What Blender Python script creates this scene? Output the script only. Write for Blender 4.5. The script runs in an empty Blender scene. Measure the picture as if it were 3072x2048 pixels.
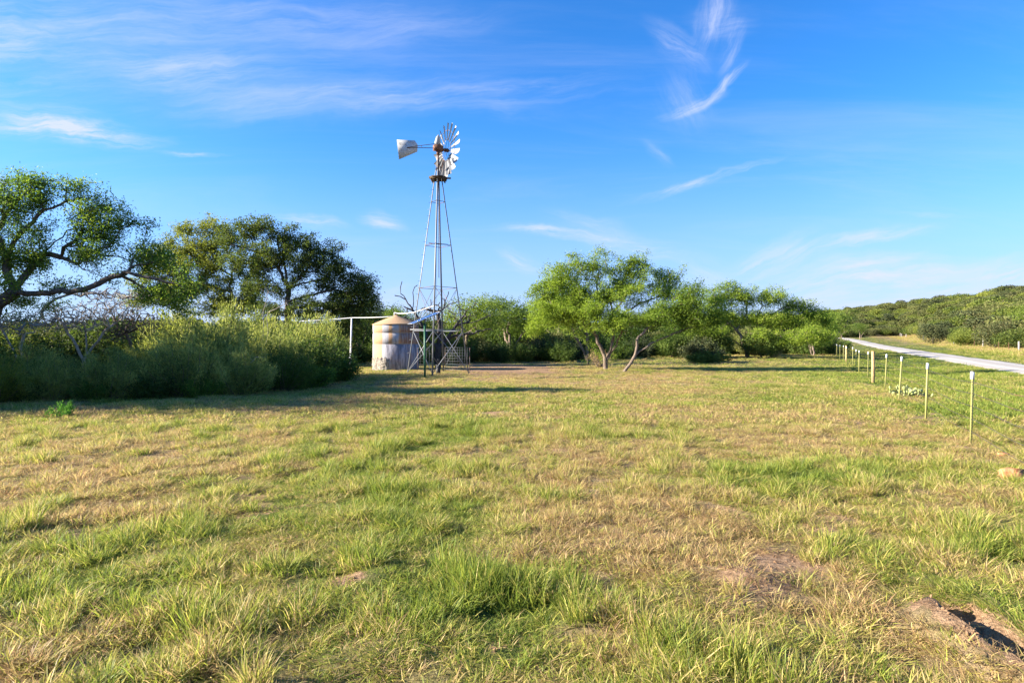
import bpy, math, random
import numpy as np
from mathutils import Vector, Matrix
R = math.radians
sc = bpy.context.scene
col = sc.collection
F = 1792.0; CX = 1536.0; CY = 1024.0; CH = 1.8          # survey of the photograph: focal length, centre, eye height

# ------------------------------------------------------------------ camera
cam_d = bpy.data.cameras.new('camera'); cam = bpy.data.objects.new('camera', cam_d); col.objects.link(cam)
cam.location = (0, 0, CH); cam.rotation_euler = (R(90), 0, 0)
cam_d.sensor_width = 36; cam_d.lens = 36*F/3072; cam_d.clip_end = 5000; cam_d.clip_start = 0.05
sc.camera = cam
sc.render.engine = 'CYCLES'
sc.cycles.max_bounces = 4; sc.cycles.diffuse_bounces = 2; sc.cycles.glossy_bounces = 2; sc.cycles.transmission_bounces = 3; sc.cycles.transparent_max_bounces = 4; sc.cycles.use_denoising = True
# ------------------------------------------------------------------ light
SUN_EL = R(22.5); SUN_AZ = R(-94)            # azimuth measured clockwise from +Y; about due left, a little behind the camera
sd = Vector((math.sin(SUN_AZ)*math.cos(SUN_EL), math.cos(SUN_AZ)*math.cos(SUN_EL), math.sin(SUN_EL)))
sun_d = bpy.data.lights.new('sun', 'SUN'); sun = bpy.data.objects.new('sun', sun_d); col.objects.link(sun)
sun_d.energy = 5.0; sun_d.angle = R(0.6); sun_d.color = (1.0, 0.91, 0.77)
sun.rotation_euler = (-sd).to_track_quat('-Z', 'Y').to_euler(); sun.location = (-60, -10, 40)
sc.view_settings.view_transform = 'Standard'; sc.view_settings.look = 'None'
sc.view_settings.exposure = 2.05; sc.view_settings.gamma = 1; sc.view_settings.use_curve_mapping = False

w = bpy.data.worlds.new('World'); sc.world = w; w.use_nodes = True
nt = w.node_tree; nt.nodes.clear()
class NB:
    """tiny node builder"""
    def __init__(s, nt): s.nt = nt
    def n(s, typ, **kw):
        nd = s.nt.nodes.new(typ)
        ins = kw.pop('ins', {})
        for k, v in kw.items(): setattr(nd, k, v)
        for k, v in ins.items():
            if isinstance(v, bpy.types.NodeSocket): s.nt.links.new(v, nd.inputs[k])
            else: nd.inputs[k].default_value = v
        return nd
    def m(s, op, a, b=None, c=None, clamp=False):
        d = {0: a}
        if b is not None: d[1] = b
        if c is not None: d[2] = c
        nd = s.n('ShaderNodeMath', operation=op, ins=d); nd.use_clamp = clamp
        return nd.outputs[0]
    def mix(s, f, a, b, bt='MIX'):
        nd = s.nt.nodes.new('ShaderNodeMix'); nd.data_type = 'RGBA'; nd.blend_type = bt
        for i, v in ((0, f), (6, a), (7, b)):
            if isinstance(v, bpy.types.NodeSocket): s.nt.links.new(v, nd.inputs[i])
            elif i == 0: nd.inputs[0].default_value = v
            else: nd.inputs[i].default_value = (*v, 1) if len(v) == 3 else v
        return nd.outputs[2]
    def mr(s, v, a, b, c=0.0, d=1.0, smooth=True):
        nd = s.n('ShaderNodeMapRange', ins={0: v, 1: a, 2: b, 3: c, 4: d})
        if smooth: nd.interpolation_type = 'SMOOTHSTEP'
        return nd.outputs[0]
    def noise(s, vec, scale, detail=4, rough=.55, dist=0.0, out=0):
        nd = s.n('ShaderNodeTexNoise', ins={'Scale': scale, 'Detail': detail, 'Roughness': rough, 'Distortion': dist})
        if vec is not None: s.nt.links.new(vec, nd.inputs['Vector'])
        return nd.outputs[out]
    def ramp(s, f, stops):
        nd = s.nt.nodes.new('ShaderNodeValToRGB'); cr = nd.color_ramp
        while len(cr.elements) > 1: cr.elements.remove(cr.elements[-1])
        cr.elements[0].position = stops[0][0]; cr.elements[0].color = (*stops[0][1], 1)
        for p, c in stops[1:]:
            e = cr.elements.new(p); e.color = (*c, 1)
        s.nt.links.new(f, nd.inputs[0]); return nd.outputs[0]

def build_world():
    b = NB(nt)
    sky = b.n('ShaderNodeTexSky', sky_type='NISHITA', sun_disc=False, sun_elevation=SUN_EL, sun_rotation=SUN_AZ,
              altitude=300, air_density=1.0, dust_density=0.3, ozone_density=3.0)
    tc = b.n('ShaderNodeTexCoord').outputs['Generated']
    sx = b.n('ShaderNodeSeparateXYZ', ins={0: tc})
    x, y, z = sx.outputs
    # deepen the blue evenly over the whole sky, paler towards the horizon
    hsv = b.n('ShaderNodeHueSaturation', ins={'Hue': .502, 'Saturation': 1.22, 'Value': 1.0, 'Color': sky.outputs[0]})
    base = b.mix(1.0, hsv.outputs[0], (SKY_TINT[0], SKY_TINT[1], SKY_TINT[2]), 'MULTIPLY')
    elev = b.m('ABSOLUTE', z)
    hz = b.mr(elev, 0.0, 0.42, 1.0, 0.0)
    hz = b.m('MULTIPLY', b.m('POWER', hz, 1.7), 0.8)
    base = b.mix(hz, base, HORIZON)
    # cirrus, addressed by direction
    fwd = b.m('MAXIMUM', y, 0.08)
    u = b.m('DIVIDE', x, fwd); v = b.m('DIVIDE', z, fwd)
    P = b.n('ShaderNodeCombineXYZ', ins={0: u, 1: v, 2: 0.0}).outputs[0]
    front = b.mr(y, 0.1, 0.3)
    wv = b.noise(P, 3.2, 5, .58, out=1)
    wv2 = b.n('ShaderNodeVectorMath', operation='SUBTRACT', ins={0: wv, 1: (.5, .5, .5)}).outputs[0]
    wv3 = b.n('ShaderNodeVectorMath', operation='SCALE', ins={0: wv2, 'Scale': 0.085}).outputs[0]
    Pw = b.n('ShaderNodeVectorMath', operation='ADD', ins={0: P, 1: wv3}).outputs[0]
    total = None
    for (x0, y0, x1, y1, wd, amt, streak, fine) in CLOUDS:
        ax, ay, bx, by = (x0-CX)/F, (CY-y0)/F, (x1-CX)/F, (CY-y1)/F
        L = math.hypot(bx-ax, by-ay)/2; a = math.atan2(by-ay, bx-ax)
        mp = b.n('ShaderNodeMapping', vector_type='TEXTURE', ins={0: Pw, 1: ((ax+bx)/2, (ay+by)/2, 0), 2: (0, 0, a), 3: (L*1.4, wd*1.15/F, 1)})
        ln = b.n('ShaderNodeVectorMath', operation='LENGTH', ins={0: mp.outputs[0]}).outputs['Value']
        g = b.mr(ln, 0.0, 1.0, 1.0, 0.0)
        m2 = b.n('ShaderNodeMapping', vector_type='TEXTURE', ins={0: Pw, 1: (x0*.013, 0, 0), 2: (0, 0, a+R(streak)), 3: (1, .13, 1)})
        ns = b.noise(m2.outputs[0], fine*1.3, 9, .68, .25)
        ns = b.mr(ns, .34, .74, .10, 1.0)
        k = b.m('MULTIPLY', b.m('MULTIPLY', g, ns), amt*1.15)
        total = k if total is None else b.m('ADD', total, k)
    total = b.m('MULTIPLY', total, front)
    # faint high veil over the whole sky (also outside the picture)
    zz = b.m('ADD', b.m('ABSOLUTE', z), 0.12)
    Q = b.n('ShaderNodeCombineXYZ', ins={0: b.m('DIVIDE', x, zz), 1: b.m('DIVIDE', y, zz), 2: 0.0}).outputs[0]
    mq = b.n('ShaderNodeMapping', ins={0: Q, 2: (0, 0, R(-12)), 3: (.35, 1.3, 1)}).outputs[0]
    veil = b.mr(b.noise(mq, 1.3, 8, .65, .8), .42, .9, 0, .24)
    total = b.m('ADD', total, veil, clamp=False)
    total = b.m('MINIMUM', total, 0.92)
    colr = b.mix(total, base, CLOUD_COL)
    bg = b.n('ShaderNodeBackground', ins={0: colr, 1: SKY_STRENGTH})
    out = b.n('ShaderNodeOutputWorld', ins={0: bg.outputs[0]})
SKY_STRENGTH = 0.066
SKY_TINT = (0.47, 0.87, 1.14)
HORIZON = (2.0, 2.25, 3.9)
CLOUD_COL = (2.9, 3.15, 4.2)
#          x0   y0    x1    y1   width amt streak fine
CLOUDS = [(-60, 385, 480, 430, 44, 1.0, 4, 7), (-80, 350, 300, 385, 56, .75, -3, 6), (-600, 110, 460, 150, 260, .52, 4, 3), (-300, 60, 1400, 120, 330, .25, 4, 2), (250, 215, 860, 225, 90, .45, 6, 4), (300, 330, 1300, 300, 90, .25, 3, 3),
          (0, 60, 1500, 60, 90, .22, 3, 4), (600, 330, 1900, 245, 70, .34, 4, 4), (900, 150, 1500, 40, 60, .16, 4, 4), (1300, 330, 1700, 330, 60, .16, 2, 4),
          (2080, 170, 2170, -60, 60, .50, 6, 5), (2150, 230, 2200, 60, 36, .45, -8, 6), (2215, 200, 2110, 310, 18, .8, 5, 8), (2160, 285, 1980, 360, 24, .5, 6, 8), (1940, 60, 2110, 225, 46, .42, 10, 5), (2000, 200, 2080, 400, 90, .22, 3, 5), (2050, 80, 2250, 60, 70, .25, 3, 4),
          (1500, 676, 1880, 712, 22, .95, 3, 6), (1700, 690, 2080, 755, 44, .5, 3, 6), (1640, 640, 1900, 700, 40, .3, 3, 6),
          (2170, 840, 2480, 730, 66, .7, 3, 5), (2380, 770, 2800, 668, 34, .65, 3, 6), (2250, 890, 3000, 800, 100, 1.0, 4, 4), (2850, 890, 3250, 780, 100, 1.3, 4, 4), (2040, 770, 2180, 880, 80, .5, 10, 4), (2450, 800, 2900, 780, 40, .5, 3, 5), (2400, 930, 3300, 860, 70, .6, 3, 4),
          (830, 640, 1050, 672, 20, .9, 3, 7), (1100, 650, 1220, 700, 34, .7, 8, 6), (1480, 740, 1640, 830, 32, .5, 6, 6),
          (1900, 610, 2310, 490, 16, .6, 3, 7), (470, 460, 680, 460, 10, .55, 0, 7), (1130, 890, 1260, 880, 60, .7, 3, 4), (-100, 530, 70, 555, 34, .8, 5, 5),
          (1940, 430, 2020, 510, 30, .25, 5, 5), (1540, 960, 2900, 930, 70, .5, 2, 3), (300, 960, 1300, 940, 90, .6, 2, 3), (2700, 640, 2900, 636, 10, .3, 2, 6)]
build_world()

# ------------------------------------------------------------------ helpers
def tag(o, label=None, cat=None, group=None, kind=None):
    if label: o['label'] = label
    if cat: o['category'] = cat
    if group: o['group'] = group
    if kind: o['kind'] = kind
    return o
def empty(name, loc=(0, 0, 0), rz=0.0):
    o = bpy.data.objects.new(name, None); col.objects.link(o); o.location = loc; o.rotation_euler = (0, 0, rz)
    o.empty_display_size = .3
    return o
def mesh_np(name, V, faces_list, mats=(), smooth=False, midx=None):
    """faces_list: list of (K,n) int arrays"""
    me = bpy.data.meshes.new(name)
    V = np.asarray(V, dtype=np.float32)
    me.vertices.add(len(V)); me.vertices.foreach_set('co', V.ravel())
    fl = [np.asarray(f, dtype=np.int32) for f in faces_list if len(f)]
    if fl:
        tot = sum(f.size for f in fl); nf = sum(len(f) for f in fl)
        me.loops.add(tot); me.polygons.add(nf)
        me.loops.foreach_set('vertex_index', np.concatenate([f.ravel() for f in fl]))
        sizes = np.concatenate([np.full(len(f), f.shape[1], np.int32) for f in fl])
        starts = np.concatenate([[0], np.cumsum(sizes)[:-1]]).astype(np.int32)
        me.polygons.foreach_set('loop_start', starts)
        if smooth: me.polygons.foreach_set('use_smooth', np.ones(nf, bool))
        if midx is not None: me.polygons.foreach_set('material_index', np.asarray(midx, np.int32))
    for m_ in mats: me.materials.append(m_)
    me.update(calc_edges=True)
    return me
def obj(name, me, parent=None, loc=(0, 0, 0)):
    o = bpy.data.objects.new(name, me); col.objects.link(o); o.location = loc
    if parent is not None: o.parent = parent
    return o
class MB:
    """collects shapes in one mesh"""
    def __init__(s): s.V = []; s.F = {}; s.n = 0
    def add(s, V, faces):
        V = np.asarray(V, float); s.V.append(V)
        for f in faces: s.F.setdefault(len(f), []).append([i+s.n for i in f])
        s.n += len(V)
    def box(s, c, size, rot=None):
        hx, hy, hz = [q/2 for q in size]
        V = np.array([(x, y, z) for x in (-hx, hx) for y in (-hy, hy) for z in (-hz, hz)])
        if rot is not None: V = V @ np.array(rot).T
        s.add(V+np.array(c), [(0, 1, 3, 2), (4, 6, 7, 5), (0, 4, 5, 1), (2, 3, 7, 6), (0, 2, 6, 4), (1, 5, 7, 3)])
    def tube(s, pts, r, sides=8, cap=True):
        pts = np.array(pts, float); n = len(pts)
        rr = np.full(n, r) if np.isscalar(r) else np.array(r, float)
        t = np.gradient(pts, axis=0); t /= np.linalg.norm(t, axis=1)[:, None]+1e-9
        ref = np.array((0, 0, 1.)) if abs(t[0][2]) < .9 else np.array((1., 0, 0))
        a = np.cross(t, ref); a /= np.linalg.norm(a, axis=1)[:, None]+1e-9; b_ = np.cross(t, a)
        th = np.arange(sides)*2*math.pi/sides
        V = pts[:, None]+rr[:, None, None]*(np.cos(th)[None, :, None]*a[:, None]+np.sin(th)[None, :, None]*b_[:, None])
        fs = []
        for i in range(n-1):
            for j in range(sides):
                k = (j+1) % sides
                fs.append((i*sides+j, i*sides+k, (i+1)*sides+k, (i+1)*sides+j))
        if cap: fs += [tuple(range(sides))[::-1], tuple(range((n-1)*sides, n*sides))]
        s.add(V.reshape(-1, 3), fs)
    def prism(s, poly, z0, z1, M=None):
        n = len(poly)
        V = np.array([(x, y, z0) for x, y in poly]+[(x, y, z1) for x, y in poly])
        if M is not None: V = V @ np.array(M[0]).T+np.array(M[1])
        s.add(V, [tuple(range(n))[::-1], tuple(range(n, 2*n))]+[(i, (i+1) % n, n+(i+1) % n, n+i) for i in range(n)])
    def angle_bar(s, p0, p1, wd=.05, th=.006, out=None):
        """an L-section bar between two points"""
        p0 = np.array(p0, float); p1 = np.array(p1, float); t = p1-p0; L = np.linalg.norm(t); t /= L
        o = np.array(out if out is not None else (0, 0, 1.), float); o = o-t*np.dot(o, t); o /= np.linalg.norm(o)
        q = np.cross(t, o)
        d1 = (o+q)/math.sqrt(2); d2 = (o-q)/math.sqrt(2)
        poly = [(0, 0), (-wd, 0), (-wd, -th), (-th, -th), (-th, -wd), (0, -wd)]
        M = (np.array([d1, d2, t]).T, p0)
        s.prism(poly, 0, L, M)
    def build(s, name, mat, parent=None, smooth=False, loc=(0, 0, 0)):
        me = mesh_np(name, np.concatenate(s.V), [np.array(f) for k, f in sorted(s.F.items())], [mat] if mat else [], smooth)
        return obj(name, me, parent, loc)

def _h(ix, iy, seed):
    n = (ix.astype(np.int64)*374761393+iy.astype(np.int64)*668265263+seed*1442695041) & 0xffffffff
    n = ((n ^ (n >> 13))*1274126177) & 0xffffffff
    return ((n ^ (n >> 16)) & 0xffff)/65535.0
def vn(x, y, seed=0):
    x = np.asarray(x, float); y = np.asarray(y, float)
    ix = np.floor(x); iy = np.floor(y); fx = x-ix; fy = y-iy
    fx = fx*fx*(3-2*fx); fy = fy*fy*(3-2*fy)
    a = _h(ix, iy, seed); b_ = _h(ix+1, iy, seed); c = _h(ix, iy+1, seed); d = _h(ix+1, iy+1, seed)
    return (a*(1-fx)+b_*fx)*(1-fy)+(c*(1-fx)+d*fx)*fy
def fbm(x, y, seed=0, o=4):
    t = 0; a = .5; s = 0
    for k in range(o):
        t = t+a*vn(x*2**k+k*17.3, y*2**k-k*9.1, seed+k); s += a; a *= .5
    return t/s
def sst(x, a, b_):
    t = np.clip((x-a)/(b_-a), 0, 1); return t*t*(3-2*t)

# ------------------------------------------------------------------ terrain
S_FENCE = 2.82; S_R0 = 11.35; S_R1 = 16.1               # offsets of fence and road from the line X = Y/2
def far_fence_x(Y): return 22.15+.55*Y
def zroad(Y):
    return np.interp(Y, [0, 42, 56, 76, 108, 128, 160, 200, 218, 260, 400, 1000], [0, .02, .15, .32, .68, .95, 1.6, 2.5, 2.9, 3.4, 5, 8])
_ru = np.array([-5, .1, .28, .45, .5586, .6355, .724, .79, .857, 1.1, 2.0, 6])
_re = np.array([0, 0, .012, .042, .0545, .062, .0695, .077, .0845, .112, .16, .16])
def ground(X, Y):
    X = np.asarray(X, float); Y = np.asarray(Y, float)
    s = X-.5*Y
    z = zroad(np.maximum(Y, 0))*sst(s, -70, 0)
    z = z+.10*sst(s, 17, 26)*sst(Y, 20, 60)+.30*sst(s, 14, 30)*sst(Y, 80, 140)
    # shallow ditch between road and far fence, gentle bank by the near verge
    z = z-.10*np.exp(-((s-20)/2.0)**2)-.14*np.exp(-((s-7.5)/2.0)**2)+.05*np.exp(-((s-13.7)/2.5)**2)
    # hill
    Yp = np.maximum(Y, 5.0); u = X/Yp
    foot = np.where(u > .57, np.minimum(25.5/np.maximum(u-.55, .02), 235), 235.0)
    ridge = foot+190
    rz = CH-6.0+np.interp(u, _ru, _re)*ridge
    zf = zroad(foot)
    k = sst(Yp, foot, ridge)
    k = .45*np.clip((Yp-foot)/(ridge-foot), 0, 1)+.55*k
    hill = np.maximum(rz-zf, 0)*k
    hill = hill*(1+.10*(fbm(X/45, Y/45, 5, 3)-.5)*sst(Yp-foot, 20, 90))
    z = z+hill*sst(Y, 10, 40)
    # unevenness
    z = z+.10*(fbm(X/5.5, Y/5.5, 1, 3)-.5)+(.06*(fbm(X/1.1, Y/1.1, 2, 2)-.5)+.09*(fbm(X/.42, Y/.42, 3, 2)-.5)+.05*(fbm(X/.17, Y/.17, 4, 2)-.5)*np.exp(-((Y/9)**2)))*np.exp(-((Y/30)**2))
    # dirt mounds and the bare bank at the lower right
    for (mx, my, rr, hh) in MOUNDS:
        z = z+hh*np.exp(-((X-mx)**2+(Y-my)**2)/rr**2)
    wob = .05*np.sin(Y*5.1)+.03*np.sin(Y*13)
    e_ = sst(Y, 2.6, 2.9)*(1-sst(Y, 3.95, 4.25))
    z = z+e_*(.12*np.exp(-((X-2.68-wob)/.10)**2)-.07*np.exp(-((X-2.90-wob)/.11)**2)+.10*np.exp(-((X-3.08-wob)/.08)**2))
    return z
MOUNDS = [(1.75, 4.45, .28, .07), (-1.05, 4.45, .16, .05), (4.3, 7.6, .3, .05)]
def gz(X, Y): return float(ground(X, Y))
def gp(px, py):
    """ground point seen at a pixel of the photograph (flat part)"""
    Y = CH*F/(py-CY); X = (px-CX)/F*Y
    for _ in range(8):
        Y = (CH-gz(X, Y))*F/(py-CY) if py > CY+3 else Y
        X = (px-CX)/F*Y
    return X, Y
def wp(px, py, Y):
    return np.array(((px-CX)/F*Y, Y, CH-(py-CY)/F*Y))

# dryness and bareness of the field, laid out from a survey of the photograph (px, py, rx, ry, weight)
DRY = [(250, 1420, 420, 110, .55), (900, 1290, 500, 40, .2), (1620, 1500, 260, 190, .45), (1950, 1560, 220, 160, .5), (2250, 1750, 260, 170, .3), (1250, 1190, 250, 30, .5),
       (2500, 1950, 400, 170, .25), (1900, 1150, 350, 30, .45), (2450, 1330, 260, 60, .3), (2850, 1500, 260, 120, .2), (1550, 1115, 160, 20, .6),
       (1280, 1560, 280, 260, -.42), (1150, 1850, 420, 140, -.45), (1500, 1750, 200, 200, -.4), (250, 1700, 500, 110, -.5), (700, 1580, 320, 80, -.4), (300, 1960, 500, 110, -.3),
       (1100, 1300, 380, 50, -.35), (2350, 1450, 220, 60, -.45), (2800, 1640, 260, 90, -.4), (2950, 1230, 200, 60, -.6), (2350, 1160, 420, 50, -.35), (2700, 1110, 300, 50, -.5),
       (1700, 1210, 500, 25, -.25), (600, 1190, 700, 30, -.2), (2050, 1870, 160, 70, .15)]
BARE = [(2260, 1745, 150, 75, .95), (2350, 1690, 90, 40, .7), (1035, 1750, 70, 30, 1.0), (2770, 1825, 50, 35, .9), (2860, 1880, 60, 40, 1.2), (2960, 1950, 70, 45, 1.3), (3060, 2020, 80, 50, 1.3), (1530, 1108, 190, 16, 1.3), (1430, 1135, 90, 12, .5),
        (2790, 1250, 60, 18, .5), (2900, 1340, 90, 25, .6), (3050, 1440, 60, 30, .6), (60, 1800, 70, 40, .5), (560, 1270, 120, 14, .45), (2730, 1380, 60, 20, .6), (1830, 1440, 80, 20, .45), (350, 1560, 80, 22, .45), (2560, 1155, 50, 10, .6)]
def _pix(X, Y):
    Yp = np.maximum(Y, 2.2)
    return CX+F*X/Yp, CY+CH*F/Yp
def dryness(X, Y):
    u, v = _pix(X, Y)
    d = .61+.8*(fbm(X/2.3+.25*Y, Y/2.6, 11, 4)-.5)+.95*(fbm(X/.5, Y/.7, 12, 3)-.5)
    wx = 60*(fbm(X/1.2, Y/1.2, 21, 2)-.5)
    for (a, b_, rx, ry, k) in DRY:
        d = d+.72*k*np.exp(-((u+wx-a)/rx)**2-((v-b_)/ry)**2)
    s = X-.5*Y
    d = d-.22*sst(s, 3, 5)*(1-sst(s, 21, 24))*sst(Y, 12, 20)
    d = d+.12*sst(s, 22, 25)
    return np.clip(d, 0, 1)
def bareness(X, Y):
    u, v = _pix(X, Y)
    d = sst(fbm(X/.7+4, Y/.7, 31, 4), .66, .74)*.6
    n = fbm(X/.35, Y/.35, 33, 3)
    for (a, b_, rx, ry, k) in BARE:
        d = d+k*np.exp(-((u-a)/rx)**2-((v-b_)/ry)**2)*(.5+n)
    d = d+1.05*sst(Y, 2.6, 2.9)*(1-sst(Y, 3.9, 4.3))*np.exp(-((X-2.86-.05*np.sin(Y*5.1))/.20)**4)*(.35+n)
    return np.clip(d, 0, 1)

# ------------------------------------------------------------------ materials
def mat(name):
    m_ = bpy.data.materials.new(name); m_.use_nodes = True; m_.node_tree.nodes.clear()
    return m_, NB(m_.node_tree)
def finish(m_, b, shader, disp=None):
    o = b.n('ShaderNodeOutputMaterial', ins={0: shader})
    return m_
def pbr(b, color, rough=.8, metal=0.0, spec=.3, normal=None):
    ins = {'Base Color': color if isinstance(color, bpy.types.NodeSocket) else (*color, 1), 'Roughness': rough, 'Metallic': metal, 'Specular IOR Level': spec}
    if normal is not None: ins['Normal'] = normal
    return b.n('ShaderNodeBsdfPrincipled', ins=ins).outputs[0]
def bump(b, h, strength=.5, dist=.02):
    return b.n('ShaderNodeBump', ins={'Strength': strength, 'Distance': dist, 'Height': h}).outputs[0]

def grass_mat():
    m_, b = mat('grass_blades')
    dry = b.n('ShaderNodeAttribute', attribute_type='INSTANCER', attribute_name='dry').outputs['Fac']
    tip = b.n('ShaderNodeAttribute', attribute_type='GEOMETRY', attribute_name='tip').outputs['Fac']
    rnd = b.n('ShaderNodeNewGeometry').outputs['Random Per Island']
    orn = b.n('ShaderNodeObjectInfo').outputs['Random']
    f = b.m('ADD', dry, b.m('MULTIPLY', b.m('SUBTRACT', rnd, .5), .85))
    f = b.m('ADD', f, b.m('MULTIPLY', b.m('SUBTRACT', orn, .5), .16))
    f = b.m('ADD', f, b.m('MULTIPLY', b.m('SUBTRACT', tip, .5), .18), clamp=True)
    c = b.ramp(f, [(0, (.19, .26, .038)), (.22, (.28, .34, .047)), (.42, (.38, .39, .068)), (.6, (.52, .45, .12)), (.8, (.66, .50, .24)), (1, (.42, .27, .135))])
    v = b.m('FRACT', b.m('MULTIPLY', rnd, 57.3))
    c = b.mix(1.0, c, b.mix(v, (.55, .58, .55), (1.22, 1.18, 1.12)), 'MULTIPLY')
    d = pbr(b, c, .55, 0, .35)
    t = b.n('ShaderNodeBsdfTranslucent', ins={0: c}).outputs[0]
    return finish(m_, b, b.n('ShaderNodeMixShader', ins={0: .5, 1: d, 2: t}).outputs[0])
def ground_mat():
    m_, b = mat('field_soil_and_thatch')
    dry = b.n('ShaderNodeAttribute', attribute_name='dry').outputs['Fac']
    bare = b.n('ShaderNodeAttribute', attribute_name='bare').outputs['Fac']
    wood = b.n('ShaderNodeAttribute', attribute_name='wood').outputs['Fac']
    pos = b.n('ShaderNodeNewGeometry').outputs['Position']
    n1 = b.noise(pos, 14, 6, .7); n2 = b.noise(pos, 1.6, 5, .65); n3 = b.noise(pos, 60, 3, .7); n4 = b.noise(pos, .35, 4, .6)
    f = b.m('ADD', dry, b.m('MULTIPLY', b.m('SUBTRACT', n2, .5), .9))
    f = b.m('ADD', f, b.m('MULTIPLY', b.m('SUBTRACT', n1, .5), .8))
    f = b.m('ADD', f, b.m('MULTIPLY', b.m('SUBTRACT', n4, .5), .4), clamp=True)
    c = b.ramp(f, [(0, (.07, .10, .025)), (.3, (.12, .14, .035)), (.5, (.18, .16, .06)), (.75, (.25, .19, .095)), (1, (.29, .21, .12))])
    c = b.mix(b.mr(n3, .35, .75), c, b.mix(1.0, c, (.45, .42, .38), 'MULTIPLY'))
    soil = b.mix(b.mr(n1, .35, .65), (.17, .10, .055), (.35, .225, .13))
    soil = b.mix(b.mr(n3, .55, .75), soil, (.38, .28, .18))
    k = b.m('ADD', bare, b.m('MULTIPLY', b.m('SUBTRACT', n1, .5), .5))
    c = b.mix(b.mr(k, .42, .62), c, soil)
    c = b.mix(wood, c, b.mix(n2, (.12, .085, .05), (.26, .19, .11)))
    h = b.m('ADD', b.m('MULTIPLY', n1, .7), b.m('MULTIPLY', n3, .3))
    return finish(m_, b, pbr(b, c, .95, 0, .1, bump(b, h, .9, .05)))
def road_mat():
    m_, b = mat('caliche_road')
    pos = b.n('ShaderNodeNewGeometry').outputs['Position']
    n1 = b.noise(pos, 9, 6, .7); n2 = b.noise(pos, .7, 4, .6); n3 = b.noise(pos, 45, 3, .7)
    # wheel tracks run along the road
    sp = b.n('ShaderNodeSeparateXYZ', ins={0: pos})
    s = b.m('SUBTRACT', sp.outputs[0], b.m('MULTIPLY', sp.outputs[1], .5))
    s = b.m('ADD', s, b.m('MULTIPLY', b.m('SUBTRACT', n2, .5), .5))
    tr = b.m('ABSOLUTE', b.m('SUBTRACT', b.m('ABSOLUTE', b.m('SUBTRACT', s, 13.7)), 1.0))
    tr = b.mr(tr, .1, .55)
    c = b.mix(n2, (.37, .345, .315), (.46, .435, .40))
    c = b.mix(b.m('MULTIPLY', tr, .8), c, (.31, .28, .25))
    c = b.mix(b.mr(n1, .5, .75, 0, .35), c, (.27, .24, .205))
    c = b.mix(b.mr(n3, .62, .75, 0, .5), c, (.55, .53, .50))
    return finish(m_, b, pbr(b, c, .95, 0, .1, bump(b, b.m('ADD', n1, n3), .5, .02)))
def leaf_mat(name, stops, trans=.35, clump=.8, rough=.5):
    m_, b = mat(name)
    rnd = b.n('ShaderNodeNewGeometry').outputs['Random Per Island']
    pos = b.n('ShaderNodeNewGeometry').outputs['Position']
    orn = b.n('ShaderNodeObjectInfo').outputs['Random']
    n = b.noise(pos, 1.1, 3, .6)
    f = b.m('ADD', b.m('MULTIPLY', rnd, .55), b.m('MULTIPLY', b.m('SUBTRACT', n, .27), clump))
    f = b.m('ADD', f, b.m('MULTIPLY', b.m('SUBTRACT', b.noise(pos, .045, 3, .6), .5), .9))
    f = b.m('ADD', f, b.m('MULTIPLY', b.m('SUBTRACT', orn, .5), .45), clamp=True)
    c = b.ramp(f, stops)
    d = pbr(b, c, .65, 0, .12)
    t = b.n('ShaderNodeBsdfTranslucent', ins={0: b.mix(1.0, c, (1.15, 1.2, .7), 'MULTIPLY')}).outputs[0]
    return finish(m_, b, b.n('ShaderNodeMixShader', ins={0: trans, 1: d, 2: t}).outputs[0])
def bark_mat(name, a, c2, sc_=22):
    m_, b = mat(name)
    tc = b.n('ShaderNodeTexCoord').outputs['Object']
    mp = b.n('ShaderNodeMapping', ins={0: tc, 3: (1, 1, .3)}).outputs[0]
    n1 = b.noise(mp, sc_, 5, .7, 1.0); n2 = b.noise(tc, 2.5, 3, .6)
    c = b.mix(b.mr(n1, .35, .65), a, c2)
    c = b.mix(b.mr(n2, .5, .8, 0, .5), c, tuple(.5*(p+q)*1.3 for p, q in zip(a, c2)))
    return finish(m_, b, pbr(b, c, .95, 0, .15, bump(b, n1, 1.0, .03)))
def metal_mat(name, colr, rough=.5, metal=.6, rust=.0, rustc=(.22, .09, .04)):
    m_, b = mat(name)
    tc = b.n('ShaderNodeTexCoord').outputs['Object']
    n1 = b.noise(tc, 9, 5, .7); n2 = b.noise(tc, 2.2, 4, .6)
    c = b.mix(n1, tuple(q*.8 for q in colr), tuple(min(1, q*1.15) for q in colr))
    if rust > 0: c = b.mix(b.m('MULTIPLY', b.mr(n2, .62-rust*.4, .8-rust*.3), b.mr(n1, .3, .6)), c, rustc)
    return finish(m_, b, pbr(b, c, rough, metal, .5, bump(b, n1, .15, .004)))
def plain(name, c, rough=.7, var=.15, scale=12, metal=0):
    m_, b = mat(name)
    tc = b.n('ShaderNodeTexCoord').outputs['Object']
    n1 = b.noise(tc, scale, 5, .65)
    cc = b.mix(n1, tuple(q*(1-var) for q in c), tuple(min(1, q*(1+var)) for q in c))
    return finish(m_, b, pbr(b, cc, rough, metal, .3, bump(b, n1, .2, .01)))

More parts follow.
